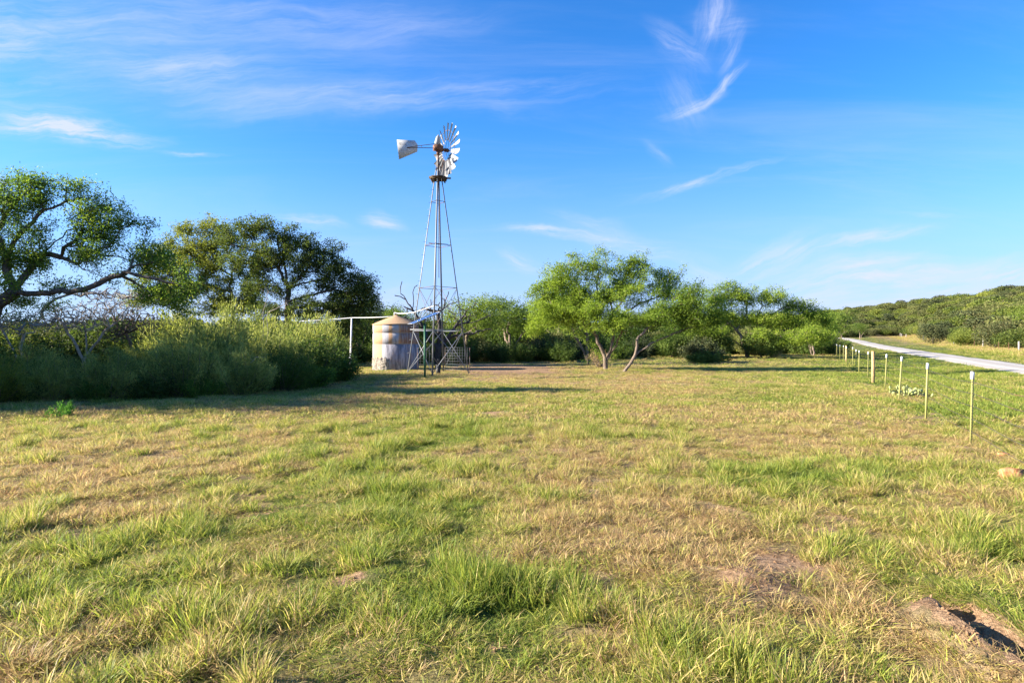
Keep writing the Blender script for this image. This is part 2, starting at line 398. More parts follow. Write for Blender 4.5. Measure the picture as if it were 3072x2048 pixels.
M = {}
M['grass'] = grass_mat(); M['ground'] = ground_mat(); M['road'] = road_mat()
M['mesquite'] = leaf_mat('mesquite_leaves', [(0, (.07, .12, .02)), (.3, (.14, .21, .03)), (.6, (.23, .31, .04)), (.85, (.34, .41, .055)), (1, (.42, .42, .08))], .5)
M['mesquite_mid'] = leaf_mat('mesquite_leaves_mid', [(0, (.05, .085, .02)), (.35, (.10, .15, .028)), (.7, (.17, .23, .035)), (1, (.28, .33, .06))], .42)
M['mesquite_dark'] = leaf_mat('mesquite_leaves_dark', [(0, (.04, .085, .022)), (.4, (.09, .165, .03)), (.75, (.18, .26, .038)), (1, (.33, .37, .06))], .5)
M['oak'] = leaf_mat('oak_leaves', [(0, (.045, .07, .02)), (.35, (.11, .145, .032)), (.7, (.20, .225, .042)), (1, (.33, .33, .07))], .42)
M['oak_yellow'] = leaf_mat('oak_leaves_olive', [(0, (.07, .09, .02)), (.35, (.16, .185, .035)), (.7, (.26, .27, .05)), (1, (.38, .36, .08))], .45)
M['juniper'] = leaf_mat('juniper_foliage', [(0, (.03, .045, .02)), (.35, (.055, .07, .03)), (.65, (.085, .095, .035)), (1, (.14, .12, .05))], .15)
M['brush'] = leaf_mat('grey_green_brush_leaves', [(0, (.04, .06, .024)), (.35, (.12, .155, .042)), (.7, (.25, .28, .075)), (1, (.44, .44, .13))], .36, 1.6)
M['scrub'] = leaf_mat('scrub_leaves', [(0, (.03, .055, .014)), (.35, (.06, .10, .022)), (.7, (.11, .16, .03)), (1, (.18, .21, .05))], .3)
M['hill'] = leaf_mat('hill_scrub_leaves', [(0, (.045, .06, .025)), (.3, (.08, .10, .032)), (.55, (.13, .135, .042)), (.8, (.145, .14, .05)), (1, (.17, .22, .055))], .25, .9)
M['weed'] = leaf_mat('bright_weed_leaves', [(0, (.06, .17, .03)), (1, (.16, .34, .06))], .4)
M['straw'] = leaf_mat('dry_weed_stems', [(0, (.30, .20, .09)), (1, (.50, .38, .18))], .2)
M['bark'] = bark_mat('mesquite_bark', (.10, .075, .055), (.26, .20, .155))
M['bark_dark'] = bark_mat('oak_bark', (.06, .048, .038), (.17, .135, .11))
M['bark_dead'] = bark_mat('dead_wood', (.03, .027, .026), (.09, .08, .075))
M['twig_grey'] = bark_mat('bleached_twigs', (.28, .23, .19), (.50, .44, .38))
M['galv'] = metal_mat('galvanised_steel', (.17, .18, .20), .5, .25, .12)
M['galv_rust'] = metal_mat('weathered_galvanised_steel', (.10, .095, .10), .6, .4, .5)
M['rust'] = metal_mat('rusty_iron', (.16, .07, .04), .8, .2, .3, (.08, .04, .03))
M['blade'] = metal_mat('sail_sheet_metal', (.25, .255, .265), .6, .0, .1)
M['vane'] = metal_mat('vane_sheet_metal', (.50, .49, .47), .6, .0, .05)
M['wood_dark'] = bark_mat('weathered_platform_boards', (.07, .05, .035), (.15, .11, .07), 14)
M['white'] = plain('white_pvc', (.62, .62, .62), .5, .06)
M['tpost'] = plain('olive_post_paint', (.33, .31, .10), .55, .22, 6)
M['green_post'] = plain('dark_green_post_paint', (.03, .11, .06), .45, .15, 9)
M['post_wood'] = bark_mat('fence_post_wood', (.30, .20, .10), (.48, .34, .17), 16)
M['post_grey'] = bark_mat('old_grey_post_wood', (.24, .22, .20), (.36, .33, .30), 16)
M['wire'] = metal_mat('fence_wire', (.07, .06, .05), .7, .2, .3)
M['rock'] = bark_mat('orange_sandstone', (.27, .11, .05), (.42, .20, .10), 9)
M['clod'] = plain('soil_crumbs', (.22, .13, .07), .95, .35, 3)
M['cactus'] = plain('prickly_pear_skin', (.25, .28, .10), .5, .25, 8)
M['black'] = plain('dark_casing', (.03, .028, .026), .6)

# ------------------------------------------------------------------ ground sheet
def spaced(lo, hi, d0, growth, center=0.0):
    a = [center]
    d = d0
    while a[-1] < hi: a.append(a[-1]+d); d *= growth
    b_ = [center]; d = d0
    while b_[-1] > lo: b_.append(b_[-1]-d); d *= growth
    return np.array(b_[:0:-1]+a)
def build_ground():
    xs = spaced(-1500, 1500, .08, 1.0245, 1.0)
    ys = spaced(-300, 2500, .075, 1.020, 4.0)
    Xg, Yg = np.meshgrid(xs, ys)
    Z = ground(Xg, Yg)
    V = np.stack([Xg, Yg, Z], -1).reshape(-1, 3)
    nx = len(xs); ny = len(ys)
    i = np.arange(nx*ny).reshape(ny, nx)
    Fq = np.stack([i[:-1, :-1], i[:-1, 1:], i[1:, 1:], i[1:, :-1]], -1).reshape(-1, 4)
    me = mesh_np('ground', V, [Fq], [M['ground']], True)
    for nm, val in (('dry', dryness(Xg, Yg)), ('bare', bareness(Xg, Yg)), ('wood', sst(Xg-far_fence_x(Yg), -1, 8)*.7)):
        a = me.attributes.new(nm, 'FLOAT', 'POINT'); a.data.foreach_set('value', val.astype(np.float32).ravel())
    o = obj('ground', me); tag(o, kind='structure')
    # road: a sheet just above the ground
    rng = np.random.default_rng(4)
    ys = np.concatenate([np.arange(-60, 120, .5), np.arange(120, 240, 2.0)])
    n = 13; V = []
    for j, y in enumerate(ys):
        e0 = .75*(float(fbm(y/1.6, 3.0, 41, 4))-.5)+.5*(float(fbm(y/9, 8.0, 42, 2))-.5)
        e1 = .6*(float(fbm(y/1.7, 13.0, 43, 3))-.5)
        bend = .00035*max(0, y-150)**2
        for k in range(n):
            t = k/(n-1); s = (S_R0+e0)*(1-t)+(S_R1+e1)*t
            x = s+.5*y-bend
            V.append((x, y, 0))
    V = np.array(V); V[:, 2] = ground(V[:, 0], V[:, 1])
    t = np.tile(np.linspace(-1, 1, n), len(ys))
    V[:, 2] += .03+.05*(1-t*t)
    V[np.abs(t) > .99, 2] -= .06
    i = np.arange(len(V)).reshape(-1, n)
    Fq = np.stack([i[:-1, :-1], i[:-1, 1:], i[1:, 1:], i[1:, :-1]], -1).reshape(-1, 4)
    tag(obj('road', mesh_np('road', V, [Fq], [M['road']], True)), kind='structure')
build_ground()

# ------------------------------------------------------------------ grass
def tuft(name, rng, n, rad, h0, h1, w0, lean, curl, flat=0.0, heads=0.0):
    ang = rng.uniform(0, 2*np.pi, n); rr = rad*np.sqrt(rng.uniform(0, 1, n))
    bx, by = rr*np.cos(ang), rr*np.sin(ang)
    h = rng.uniform(h0, h1, n)*(1-.35*(rr/rad)); wd = w0*rng.uniform(.6, 1.3, n)
    la = ang+rng.normal(0, 1.1, n); lm = np.abs(rng.normal(lean, lean*.6, n))+flat*rng.uniform(.3, 1.6, n)
    fa = rng.uniform(0, np.pi, n); fx, fy = np.cos(fa), np.sin(fa)
    V = []; tips = []
    lv = (0, .35, .7, 1.0); wf = (1, .95, .65, 0)
    cur = rng.normal(curl, curl*.6+.01, n)
    for t, q in zip(lv, wf):
        d = h*(lm*t+cur*t*t)
        dn = np.sqrt(np.clip(1-np.minimum(lm*.8, .9)**2, .1, 1))
        x = bx+d*np.cos(la); y = by+d*np.sin(la); z = h*t*dn*(1-.35*np.clip(cur, 0, 1.4)*t*t)-.01
        if q > 0:
            V.append(np.stack([x-fx*wd*q/2, y-fy*wd*q/2, z], -1)); V.append(np.stack([x+fx*wd*q/2, y+fy*wd*q/2, z], -1)); tips += [t, t]
        else:
            V.append(np.stack([x, y, z], -1)); tips += [t]
    V = np.stack(V, 1)                                   # n,7,3
    base = (np.arange(n)*7)[:, None]
    quads = np.concatenate([base+np.array([[0, 1, 3, 2]]), base+np.array([[2, 3, 5, 4]])])
    tris = base+np.array([[4, 5, 6]])
    tipa = np.tile(np.array(tips), n)
    Vf = V.reshape(-1, 3)
    me = mesh_np(name, Vf, [quads, tris], [M['grass']])
    a = me.attributes.new('tip', 'FLOAT', 'POINT'); a.data.foreach_set('value', tipa.astype(np.float32))
    return me
def scatter(name, P, rot, scl, idx, coll, attrs):
    me = mesh_np(name, P, [], [])
    for nm, val in (('rot', rot), ('scl', scl)):
        a = me.attributes.new(nm, 'FLOAT_VECTOR', 'POINT'); a.data.foreach_set('vector', val.astype(np.float32).ravel())
    a = me.attributes.new('idx', 'INT', 'POINT'); a.data.foreach_set('value', idx.astype(np.int32))
    for nm, val in attrs.items():
        a = me.attributes.new(nm, 'FLOAT', 'POINT'); a.data.foreach_set('value', val.astype(np.float32))
    o = obj(name, me)
    g = bpy.data.node_groups.new(name+'_nodes', 'GeometryNodeTree')
    g.interface.new_socket('Geometry', in_out='INPUT', socket_type='NodeSocketGeometry')
    g.interface.new_socket('Geometry', in_out='OUTPUT', socket_type='NodeSocketGeometry')
    N = g.nodes; L = g.links
    gi = N.new('NodeGroupInput'); go = N.new('NodeGroupOutput')
    m2p = N.new('GeometryNodeMeshToPoints'); L.new(gi.outputs[0], m2p.inputs[0])
    ci = N.new('GeometryNodeCollectionInfo'); ci.inputs[0].default_value = coll
    ci.inputs['Separate Children'].default_value = True; ci.inputs['Reset Children'].default_value = True
    iop = N.new('GeometryNodeInstanceOnPoints'); iop.inputs['Pick Instance'].default_value = True
    def na(nm, dt):
        q = N.new('GeometryNodeInputNamedAttribute'); q.data_type = dt; q.inputs[0].default_value = nm; return q.outputs[0]
    e2r = N.new('FunctionNodeEulerToRotation'); L.new(na('rot', 'FLOAT_VECTOR'), e2r.inputs[0])
    L.new(m2p.outputs[0], iop.inputs['Points']); L.new(ci.outputs[0], iop.inputs['Instance'])
    L.new(na('idx', 'INT'), iop.inputs['Instance Index']); L.new(e2r.outputs[0], iop.inputs['Rotation'])
    L.new(na('scl', 'FLOAT_VECTOR'), iop.inputs['Scale'])
    L.new(iop.outputs[0], go.inputs[0])
    md = o.modifiers.new('scatter', 'NODES'); md.node_group = g
    return o
def proto_coll(name, meshes):
    c = bpy.data.collections.new(name)
    for i, me in enumerate(meshes):
        c.objects.link(bpy.data.objects.new('%s_%02d' % (name, i), me))
    return c
def build_grass():
    rng = np.random.default_rng(7)
    near = []; 
    for k in range(4): near.append(tuft('turf', rng, 110, .13, .035, .10, .0052, .38, .5, .18))     # 0-3 matted turf
    for k in range(4): near.append(tuft('turf', rng, 80, .085, .07, .19, .0056, .30, .42, .06))         # 4-7 upright green
    for k in range(3): near.append(tuft('turf', rng, 85, .12, .035, .10, .0050, .7, .6, .5))       # 8-10 lying straw
    for k in range(2): near.append(tuft('turf', rng, 10, .12, .15, .26, .0040, .25, .4))          # 11-12 tall stems
    near.append(tuft('turf', rng, 22, .08, .04, .09, .013, .8, .5, .5)) # 13 broad-leaved weed
    far = []
    for k in range(4): far.append(tuft('turf', rng, 80, .26, .05, .13, .011, .5, .5, .3))
    for k in range(3): far.append(tuft('turf', rng, 60, .22, .07, .15, .011, .4, .45))
    vf = []
    for k in range(3): vf.append(tuft('turf', rng, 70, .6, .10, .26, .03, .4, .4, .2))
    cn, cf, cv = proto_coll('near_tuft', near), proto_coll('mid_tuft', far), proto_coll('far_tuft', vf)
    def ring(y0, y1, dens, marg=1.5, upper=None):
        A = (y1-y0)*(1.72*y1+2*marg)
        n = int(A*dens); Y = rng.uniform(y0, y1, n); X = rng.uniform(-(.86*y1+marg), .86*y1+marg, n)
        k = np.abs(X) < .86*Y+marg
        X, Y = X[k], Y[k]
        s = X-.5*Y
        on_road = (s > S_R0+.12*rng.normal(size=len(s))) & (s < S_R1+.1*rng.normal(size=len(s)))
        thin = np.where(Y < 20, .62*sst(.42-fbm(X/.3, Y/.3, 91, 2), 0, .16), 0)
        ok = ~on_road & (rng.uniform(0, 1, len(X)) > np.maximum(bareness(X, Y)*1.02, thin))
        return X[ok], Y[ok]
    def emit(name, X, Y, kinds, coll, smin, smax, label, wmul=None):
        n = len(X); Z = ground(X, Y)
        dr = dryness(X, Y)
        dr2 = np.clip(dr+rng.normal(0, .19, n), 0, 1)
        idx, hs = kinds(dr2, n, X, Y)
        sc_ = rng.uniform(smin, smax, n)
        rot = np.stack([rng.normal(0, .12, n), rng.normal(0, .12, n), rng.uniform(0, 6.28, n)], -1)
        scl = np.stack([sc_, sc_, sc_*hs], -1)
        o = scatter(name, np.stack([X, Y, Z], -1), rot, scl, idx, coll, {'dry': dr2})
        tag(o, label, 'grass', kind='stuff')
    clumpf = lambda X, Y: np.clip((fbm(X/.42, Y/.42, 51, 3)-.5)*1.5+.5, 0, 1)
    def kn(d, n, X, Y):
        r = rng.uniform(0, 1, n); c = clumpf(X, Y)
        up = (r < np.clip(1.1-1.0*d, .20, .85)) & (c > .38)
        straw = (~up) & (r > 1-np.clip(d*.7, 0, .6))
        idx = rng.integers(0, 4, n); idx[up] = 4+rng.integers(0, 4, up.sum()); idx[straw] = 8+rng.integers(0, 3, straw.sum())
        tall = rng.uniform(0, 1, n) < .012+.03*(d < .45)
        idx[tall] = 11+rng.integers(0, 2, tall.sum())
        broad = rng.uniform(0, 1, n) < .05*(d < .6); idx[broad] = 13
        return idx, np.where(up, .45+1.35*np.clip(c-.3, 0, .6)/.6*(1.15-.8*d), .5+1.1*c)*rng.uniform(.7, 1.3, n)
    X1, Y1 = ring(2.4, 7.5, 150); X2, Y2 = ring(7.5, 13, 95)
    emit('grass', np.concatenate([X1, X2]), np.concatenate([Y1, Y2]), kn, cn, .8, 1.35, 'patchy green and straw-coloured mown grass in the foreground')
    def km(d, n, X, Y):
        r = rng.uniform(0, 1, n); up = (r < .75-.7*d)
        idx = rng.integers(0, 4, n); idx[up] = 4+rng.integers(0, 3, up.sum())
        c = clumpf(X/2, Y/2)
        s = X-.5*Y
        tallness = 1+.7*sst(s, 3, 5)*(1-sst(s, 8, 12))
        return idx, (.35+1.15*c)*tallness
    X3, Y3 = ring(13, 24, 32); X4, Y4 = ring(24, 42, 12)
    emit('grass', np.concatenate([X3, X4]), np.concatenate([Y3, Y4]), km, cf, .8, 1.3, 'short mixed green and dry grass of the middle field around the windmill')
    def kf(d, n, X, Y): 
        s = X-far_fence_x(Y)
        return rng.integers(0, 3, n), np.where((s > -5), 1.0+1.8*sst(s, -5, -1), .35+.35*rng.uniform(0, 1, n))*.9
    X5, Y5 = ring(42, 90, 1.6); X6, Y6 = ring(90, 240, .22)
    X = np.concatenate([X5, X6]); Y = np.concatenate([Y5, Y6]); k = X-far_fence_x(Y) < 12
    # a strip of taller dry weeds along the far fence
    n = 5200; Yw = 55+rng.uniform(0, 1, n)**1.6*170; Xw = far_fence_x(Yw)+rng.uniform(-4.5, 5, n)
    emit('grass', np.concatenate([X[k], Xw]), np.concatenate([Y[k], Yw]), kf, cv, .8, 1.3, 'distant grass verges on both sides of the pale road and dry weeds along the far fence')
build_grass()

def build_clods():
    rng = np.random.default_rng(17); ms = []
    for k in range(4):
        V = []; nu, nv = 7, 5
        for j in range(nv):
            ph = math.pi*j/(nv-1)
            for i in range(nu):
                a = 2*math.pi*i/nu; q = rng.uniform(.7, 1.2); V.append((q*math.sin(ph)*math.cos(a), q*math.sin(ph)*math.sin(a), .75*q*math.cos(ph)))
        f = np.array([(j*nu+i, j*nu+(i+1) % nu, (j+1)*nu+(i+1) % nu, (j+1)*nu+i) for j in range(nv-1) for i in range(nu)])
        ms.append(mesh_np('clod', np.array(V), [f], [M['clod']]))
    n = 90000; Y = rng.uniform(2.6, 22, n); X = rng.uniform(-.9, .9, n)*Y; b_ = bareness(X, Y)
    k = rng.uniform(0, 1, n) < (b_-.3)*.9*np.minimum(1, 30/Y**2+.25)
    X, Y = X[k], Y[k]; n = len(X); sz = .004+.011*rng.uniform(0, 1, n)**3
    o = scatter('soil_clods', np.stack([X, Y, ground(X, Y)], -1), rng.uniform(0, 6.28, (n, 3)), np.stack([sz, sz, sz*.8], -1), rng.integers(0, 4, n), proto_coll('clod_proto', ms), {})
    tag(o, 'reddish soil crumbs and small stones scattered on the bare patches', 'soil', kind='stuff')
build_clods()

# ------------------------------------------------------------------ trees
def grow(limbs, attr, rng, step=.3, alpha=.25, bend=.35):
    pos = []; par = []; plen = []
    def addpath(pts, start):
        cur = start
        for p in pts:
            pos.append(np.array(p, float)); par.append(cur)
            plen.append(0 if cur < 0 else plen[cur]+np.linalg.norm(pos[-1]-pos[cur])); cur = len(pos)-1
        return cur
    for li, L in enumerate(limbs):
        L = [np.array(p, float) for p in L]
        if li == 0: start = -1; prev = L[0]; addpath([prev], -1); start = 0
        else:
            A = np.array(pos); start = int(np.argmin(((A-L[0])**2).sum(1))) if not (len(L) > 1 and L[0][2] < .25) else -1
            prev = L[0]
            if start < 0: addpath([prev], -1); start = len(pos)-1
            else: prev = pos[start]
        for q in L[1:]:
            d = np.linalg.norm(q-prev); k = max(1, int(round(d/step)))
            pts = [prev+(q-prev)*(i+1)/k+rng.normal(0, .035*step/.3, 3)*(1 if i < k-1 else .3) for i in range(k)]
            start = addpath(pts, start); prev = pos[start]
    attr = np.array(attr)
    if len(attr):
        A = np.array(pos); d0 = np.sqrt(((attr[:, None]-A[None])**2).sum(-1)).min(1)
        order = np.argsort(d0+rng.normal(0, .2, len(d0)))
        cap = 40000; P = np.zeros((cap, 3)); PL = np.zeros(cap); n = len(pos); P[:n] = A; PL[:n] = plen
        ends = []
        for ai in order:
            q = attr[ai]; n = len(pos)
            dd = np.sqrt(((P[:n]-q)**2).sum(1))
            c = dd+alpha*PL[:n]
            k = int(np.argmin(c)); d = dd[k]; p0 = pos[k]
            if d < .05: ends.append(k); continue
            dirn = p0-pos[par[k]] if par[k] >= 0 else np.array((0, 0, 1.)); dirn = dirn/(np.linalg.norm(dirn)+1e-6)
            ctrl = p0+dirn*d*bend+np.array((0, 0, .08*d))
            m_ = max(1, int(round(d/step))); ts = (np.arange(m_)+1)/m_
            pts = [(1-t)**2*p0+2*t*(1-t)*ctrl+t*t*q+rng.normal(0, .03, 3)*(t < 1) for t in ts]
            e = addpath(pts, k); n2 = len(pos)
            P[n:n2] = np.array(pos[n:n2]); PL[n:n2] = plen[n:n2]; ends.append(e)
    return np.array(pos), np.array(par)
def skeleton_mesh(name, pos, par, r0, rbase, mat_, min_r=0.0, rmin_draw=.0, e=None):
    n = len(pos); cnt = np.zeros(n)
    haschild = np.zeros(n, bool); haschild[par[par >= 0]] = True
    cnt[~haschild] = 1
    for i in range(n-1, 0, -1):
        if par[i] >= 0: cnt[par[i]] += cnt[i]
    tot = cnt.max(); ee = math.log(tot)/math.log(rbase/r0)
    r = r0*cnt**(1/ee)
    best = np.full(n, -1); bc = np.zeros(n)
    for i in range(n):
        p = par[i]
        if p >= 0 and cnt[i] > bc[p]: bc[p] = cnt[i]; best[p] = i
    idx = np.where((par >= 0) & (r >= rmin_draw))[0]
    p = par[idx]
    d = pos[idx]-pos[p]; d /= np.linalg.norm(d, axis=1)[:, None]+1e-9
    dirn = np.zeros((n, 3)); dirn[idx] = d
    main = best[p] == idx
    sdir = np.where((main & (par[p] >= 0) & (np.linalg.norm(dirn[p], axis=1) > 0))[:, None], dirn[p], d)
    rs = np.where(main, r[p], r[idx]*1.15)
    V = []; Fs = []; off = 0
    for sides, sel in ((7, r[idx] > .045), (4, (r[idx] <= .045) & (r[idx] > .012)), (3, r[idx] <= .012)):
        k = np.where(sel)[0]
        if not len(k): continue
        def ring(c, dr, rad):
            ref = np.tile(np.array((.31, .95, .05)), (len(dr), 1)); a = np.cross(dr, ref); a /= np.linalg.norm(a, axis=1)[:, None]+1e-9
            b_ = np.cross(dr, a); th = np.arange(sides)*2*np.pi/sides
            return c[:, None]+rad[:, None, None]*(np.cos(th)[None, :, None]*a[:, None]+np.sin(th)[None, :, None]*b_[:, None])
        A = ring(pos[p[k]], sdir[k], rs[k]); B = ring(pos[idx[k]], d[k], r[idx[k]])
        W = np.concatenate([A, B], 1)                     # k, 2*sides, 3
        b0 = off+np.arange(len(k))*2*sides
        j = np.arange(sides); j2 = (j+1) % sides
        q = np.stack([j, j2, j2+sides, j+sides], -1)      # sides,4
        Fs.append((b0[:, None, None]+q[None]).reshape(-1, 4)); V.append(W.reshape(-1, 3)); off += W.shape[0]*W.shape[1]
    return mesh_np(name, np.concatenate(V), Fs, [mat_], True), r
def leaves(C, rng, L, W, droop=.0, updir=None, jitter=.3):
    """diamond leaves at centres C"""
    n = len(C)
    d = rng.normal(size=(n, 3)); d[:, 2] -= droop
    if updir is not None: d = d*jitter+updir
    d /= np.linalg.norm(d, axis=1)[:, None]
    s = np.cross(d, rng.normal(size=(n, 3))); s /= np.linalg.norm(s, axis=1)[:, None]+1e-9
    l = (L*rng.uniform(.45, 1.5, n))[:, None]; w_ = (W*rng.uniform(.7, 1.3, n))[:, None]
    V = np.stack([C, C+d*l*.5+s*w_*.5, C+d*l, C+d*l*.5-s*w_*.5], 1).reshape(-1, 3)
    Fq = (np.arange(n)*4)[:, None]+np.array([[0, 1, 2, 3]])
    return V, Fq
def crown_points(rng, blobs, n, power=2.0, gaps=.0, floor=None):
    """points in a union of ellipsoids, denser to their shells"""
    vol = np.array([b_[3]*b_[4]*b_[5] for b_ in blobs])**.8; pr = vol/vol.sum()
    k = rng.choice(len(blobs), n, p=pr); B = np.array(blobs)[k]
    d = rng.normal(size=(n, 3)); d /= np.linalg.norm(d, axis=1)[:, None]
    rr = rng.uniform(0, 1, n)**(1/power)
    P = B[:, :3]+d*rr[:, None]*B[:, 3:6]
    if gaps > 0:
        q = fbm(P[:, 0]/.9+P[:, 1]*.7, P[:, 2]/.7+P[:, 1]*.5, 77, 2)
        P = P[q > gaps]
    if floor is not None: P = P[P[:, 2] > floor]
    return P
def pblobs(lst, Y, depth=1.0, bs=1.0):
    """(px, py, rx, ry[, dY]) seen at depth Y -> ellipsoids"""
    out = []
    for t in lst:
        px, py, rx, ry = t[:4]; dY = t[4] if len(t) > 4 else 0
        c = wp(px, py, Y+dY); out.append((c[0], c[1], c[2], bs*rx/F*Y, bs*max(rx, ry)/F*Y*depth, bs*ry/F*Y))
    return out
def hero_tree(name, label, limbs_px, Y, blobs_px, n_attr, leaves_n, L, W, lm, bm, rbase, seed, group=None, cat='tree', spread=.22, droop=.3, depth=1.0, gaps=.42, r0=.005, rdraw=.0045, step=.3, alpha=.25, bs=1.0):
    rng = np.random.default_rng(seed)
    limbs = []
    for L_ in limbs_px:
        pts = []
        for i, p in enumerate(L_):
            dY = p[2] if len(p) > 2 else 0
            pts.append(wp(p[0], p[1], Y+dY))
        limbs.append(pts)
    base = limbs[0][0]; base[2] = gz(base[0], base[1])
    for l_ in limbs[1:]:
        if l_[0][2] < .25: l_[0][2] = gz(l_[0][0], l_[0][1])-.05
    o0 = np.array((base[0], base[1], base[2]))
    blobs = pblobs(blobs_px, Y, depth, bs)
    at = crown_points(rng, blobs, n_attr, 1.6, gaps, o0[2]+.4)
    limbs = [[p-o0 for p in l_] for l_ in limbs]; limbs[0][0] = np.array((0, 0, -.15))
    at = at-o0
    pos, par = grow(limbs, at, rng, step, alpha)
    root = empty(name, tuple(o0)); tag(root, label, cat, group)
    me, r = skeleton_mesh('trunk', pos, par, r0, rbase, bm, rmin_draw=rdraw)
    obj('trunk', me, root)
    if leaves_n:
        thin = np.where(r < r0*2.6)[0]
        base_n = len(sum([list(l_) for l_ in limbs], []))
        pick = thin[rng.integers(0, len(thin), leaves_n)]
        C = pos[pick]+rng.normal(0, spread, (leaves_n, 3))*np.array((1, 1, .75))
        C[:, 2] = np.maximum(C[:, 2], .12)
        V, Fq = leaves(C, rng, L, W, droop)
        obj('crown', mesh_np('crown', V, [Fq], [lm]), root)
    return root

# big mesquite at the left edge
hero_tree('mesquite_tree', 'large dark mesquite leaning in at the left edge with heavy black limbs', [
    [(-70, 1190), (-50, 1000), (-10, 920), (45, 875)],
    [(45, 875), (90, 810, .3), (130, 760, .6), (150, 740, .8), (200, 690, .8)], [(45, 875), (120, 880, -.3), (230, 872, -.5), (320, 835, -.6), (372, 815, -.8), (450, 832, -.8), (530, 850, -.8), (590, 880, -.8)],
    [(45, 875), (20, 780), (-10, 700)], [(130, 760, .6), (200, 780, .2), (270, 815, 0), (340, 850, 0)], [(-20, 960), (60, 950), (110, 945)],
    [(20, 780), (60, 700), (130, 630), (220, 600)], [(-10, 700), (60, 590), (140, 540), (200, 540)], [(-40, 960), (-180, 850), (-260, 760)]],
    20.5, [(20, 600, 80, 55), (130, 610, 80, 50), (100, 545, 60, 25), (235, 565, 60, 28), (270, 640, 85, 50), (370, 690, 60, 35), (420, 670, 30, 16), (150, 700, 100, 32), (40, 770, 70, 45),
           (300, 750, 80, 30), (420, 770, 70, 38), (500, 830, 70, 42, -.5), (565, 880, 50, 40, -.6), (500, 905, 60, 30, -.6), (400, 880, 80, 22), (330, 850, 90, 24), (170, 850, 80, 24), (90, 900, 90, 22, .5), (250, 760, 110, 46), (380, 810, 95, 46), (450, 860, 80, 36), (120, 780, 90, 36, .6), (300, 690, 70, 40), (480, 770, 50, 30), (540, 920, 50, 24), (-150, 650, 150, 110), (-200, 800, 130, 80), (20, 850, 60, 20, -1)],
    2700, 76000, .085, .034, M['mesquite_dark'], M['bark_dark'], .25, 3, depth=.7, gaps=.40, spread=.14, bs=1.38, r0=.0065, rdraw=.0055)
# live oaks behind the brush
hero_tree('oak_tree', 'wide live oak with dark forked trunk behind the brush, nearer the water tank', [
    [(868, 1075), (868, 990), (862, 930), (866, 868)],
    [(866, 868), (835, 800), (770, 755), (700, 735), (640, 725)], [(866, 868), (852, 790), (835, 740), (830, 700)], [(866, 868), (915, 815), (950, 775), (958, 735)],
    [(862, 930), (940, 912), (1010, 925), (1060, 945)], [(868, 900), (930, 885), (1000, 868), (1060, 880)], [(866, 868), (905, 850), (960, 840), (1010, 800)], [(835, 800), (800, 810), (760, 830)]],
    43, [(700, 710, 50, 32), (770, 690, 60, 32), (765, 680, 40, 25), (850, 715, 60, 34), (925, 742, 55, 34), (990, 760, 42, 38), (1010, 815, 50, 38), (1075, 845, 48, 28), (1105, 880, 36, 24), (800, 760, 70, 30), (860, 770, 90, 40), (960, 810, 70, 36), (740, 790, 70, 30), (1000, 880, 60, 30), (1080, 900, 50, 36), (800, 860, 60, 30), (930, 940, 80, 30), (1110, 940, 40, 36), (1040, 970, 70, 26), (960, 900, 80, 36), (820, 930, 70, 36), (900, 840, 60, 30), (1080, 870, 50, 40),
         (950, 850, 60, 26), (1050, 925, 60, 22), (900, 780, 60, 22), (980, 920, 60, 18), (760, 800, 60, 22)],
    3000, 78000, .13, .065, M['oak'], M['bark_dark'], .23, 5, depth=.75, gaps=.38, spread=.16, droop=.1, bs=1.35, r0=.008, rdraw=.007)
hero_tree('oak_tree', 'olive yellow oak with thin crown between the big left mesquite and the forked live oak', [
    [(705, 1060), (700, 930), (690, 850), (695, 825)],
    [(695, 825), (705, 790), (680, 750), (640, 715)], [(695, 825), (650, 800), (600, 780), (540, 745)], [(695, 825), (730, 770), (760, 730)], [(690, 870), (640, 860), (590, 850)]],
    46, [(505, 735, 30, 30), (560, 690, 50, 28), (630, 680, 50, 30), (570, 760, 60, 26), (640, 810, 60, 30), (720, 820, 55, 40), (610, 860, 60, 24), (690, 710, 45, 30), (740, 870, 50, 36), (540, 820, 40, 30), (680, 890, 70, 30), (600, 790, 90, 40), (640, 740, 70, 30), (560, 880, 70, 30), (640, 920, 80, 26), (760, 920, 60, 28), (500, 800, 40, 40), (460, 790, 40, 40), (450, 850, 50, 36), (500, 870, 50, 30), (430, 900, 60, 20)],
    2500, 62000, .14, .065, M['oak_yellow'], M['bark_dark'], .13, 6, depth=.75, gaps=.38, spread=.17, droop=.1, bs=1.35, r0=.008, rdraw=.007)
# slender tree behind the white pole
hero_tree('oak_tree', 'slender tree with several thin pale stems between the white pole and the tank', [
    [(1082, 1072), (1080, 1050), (1078, 1010), (1070, 960)], [(1080, 1050), (1098, 1000), (1110, 950), (1120, 900)], [(1080, 1050), (1062, 1010), (1040, 960)]],
    49, [(1060, 940, 60, 30), (1110, 920, 40, 40), (1050, 990, 60, 20), (1130, 960, 30, 30)],
    240, 9000, .13, .06, M['oak'], M['bark'], .07, 8, gaps=.35)
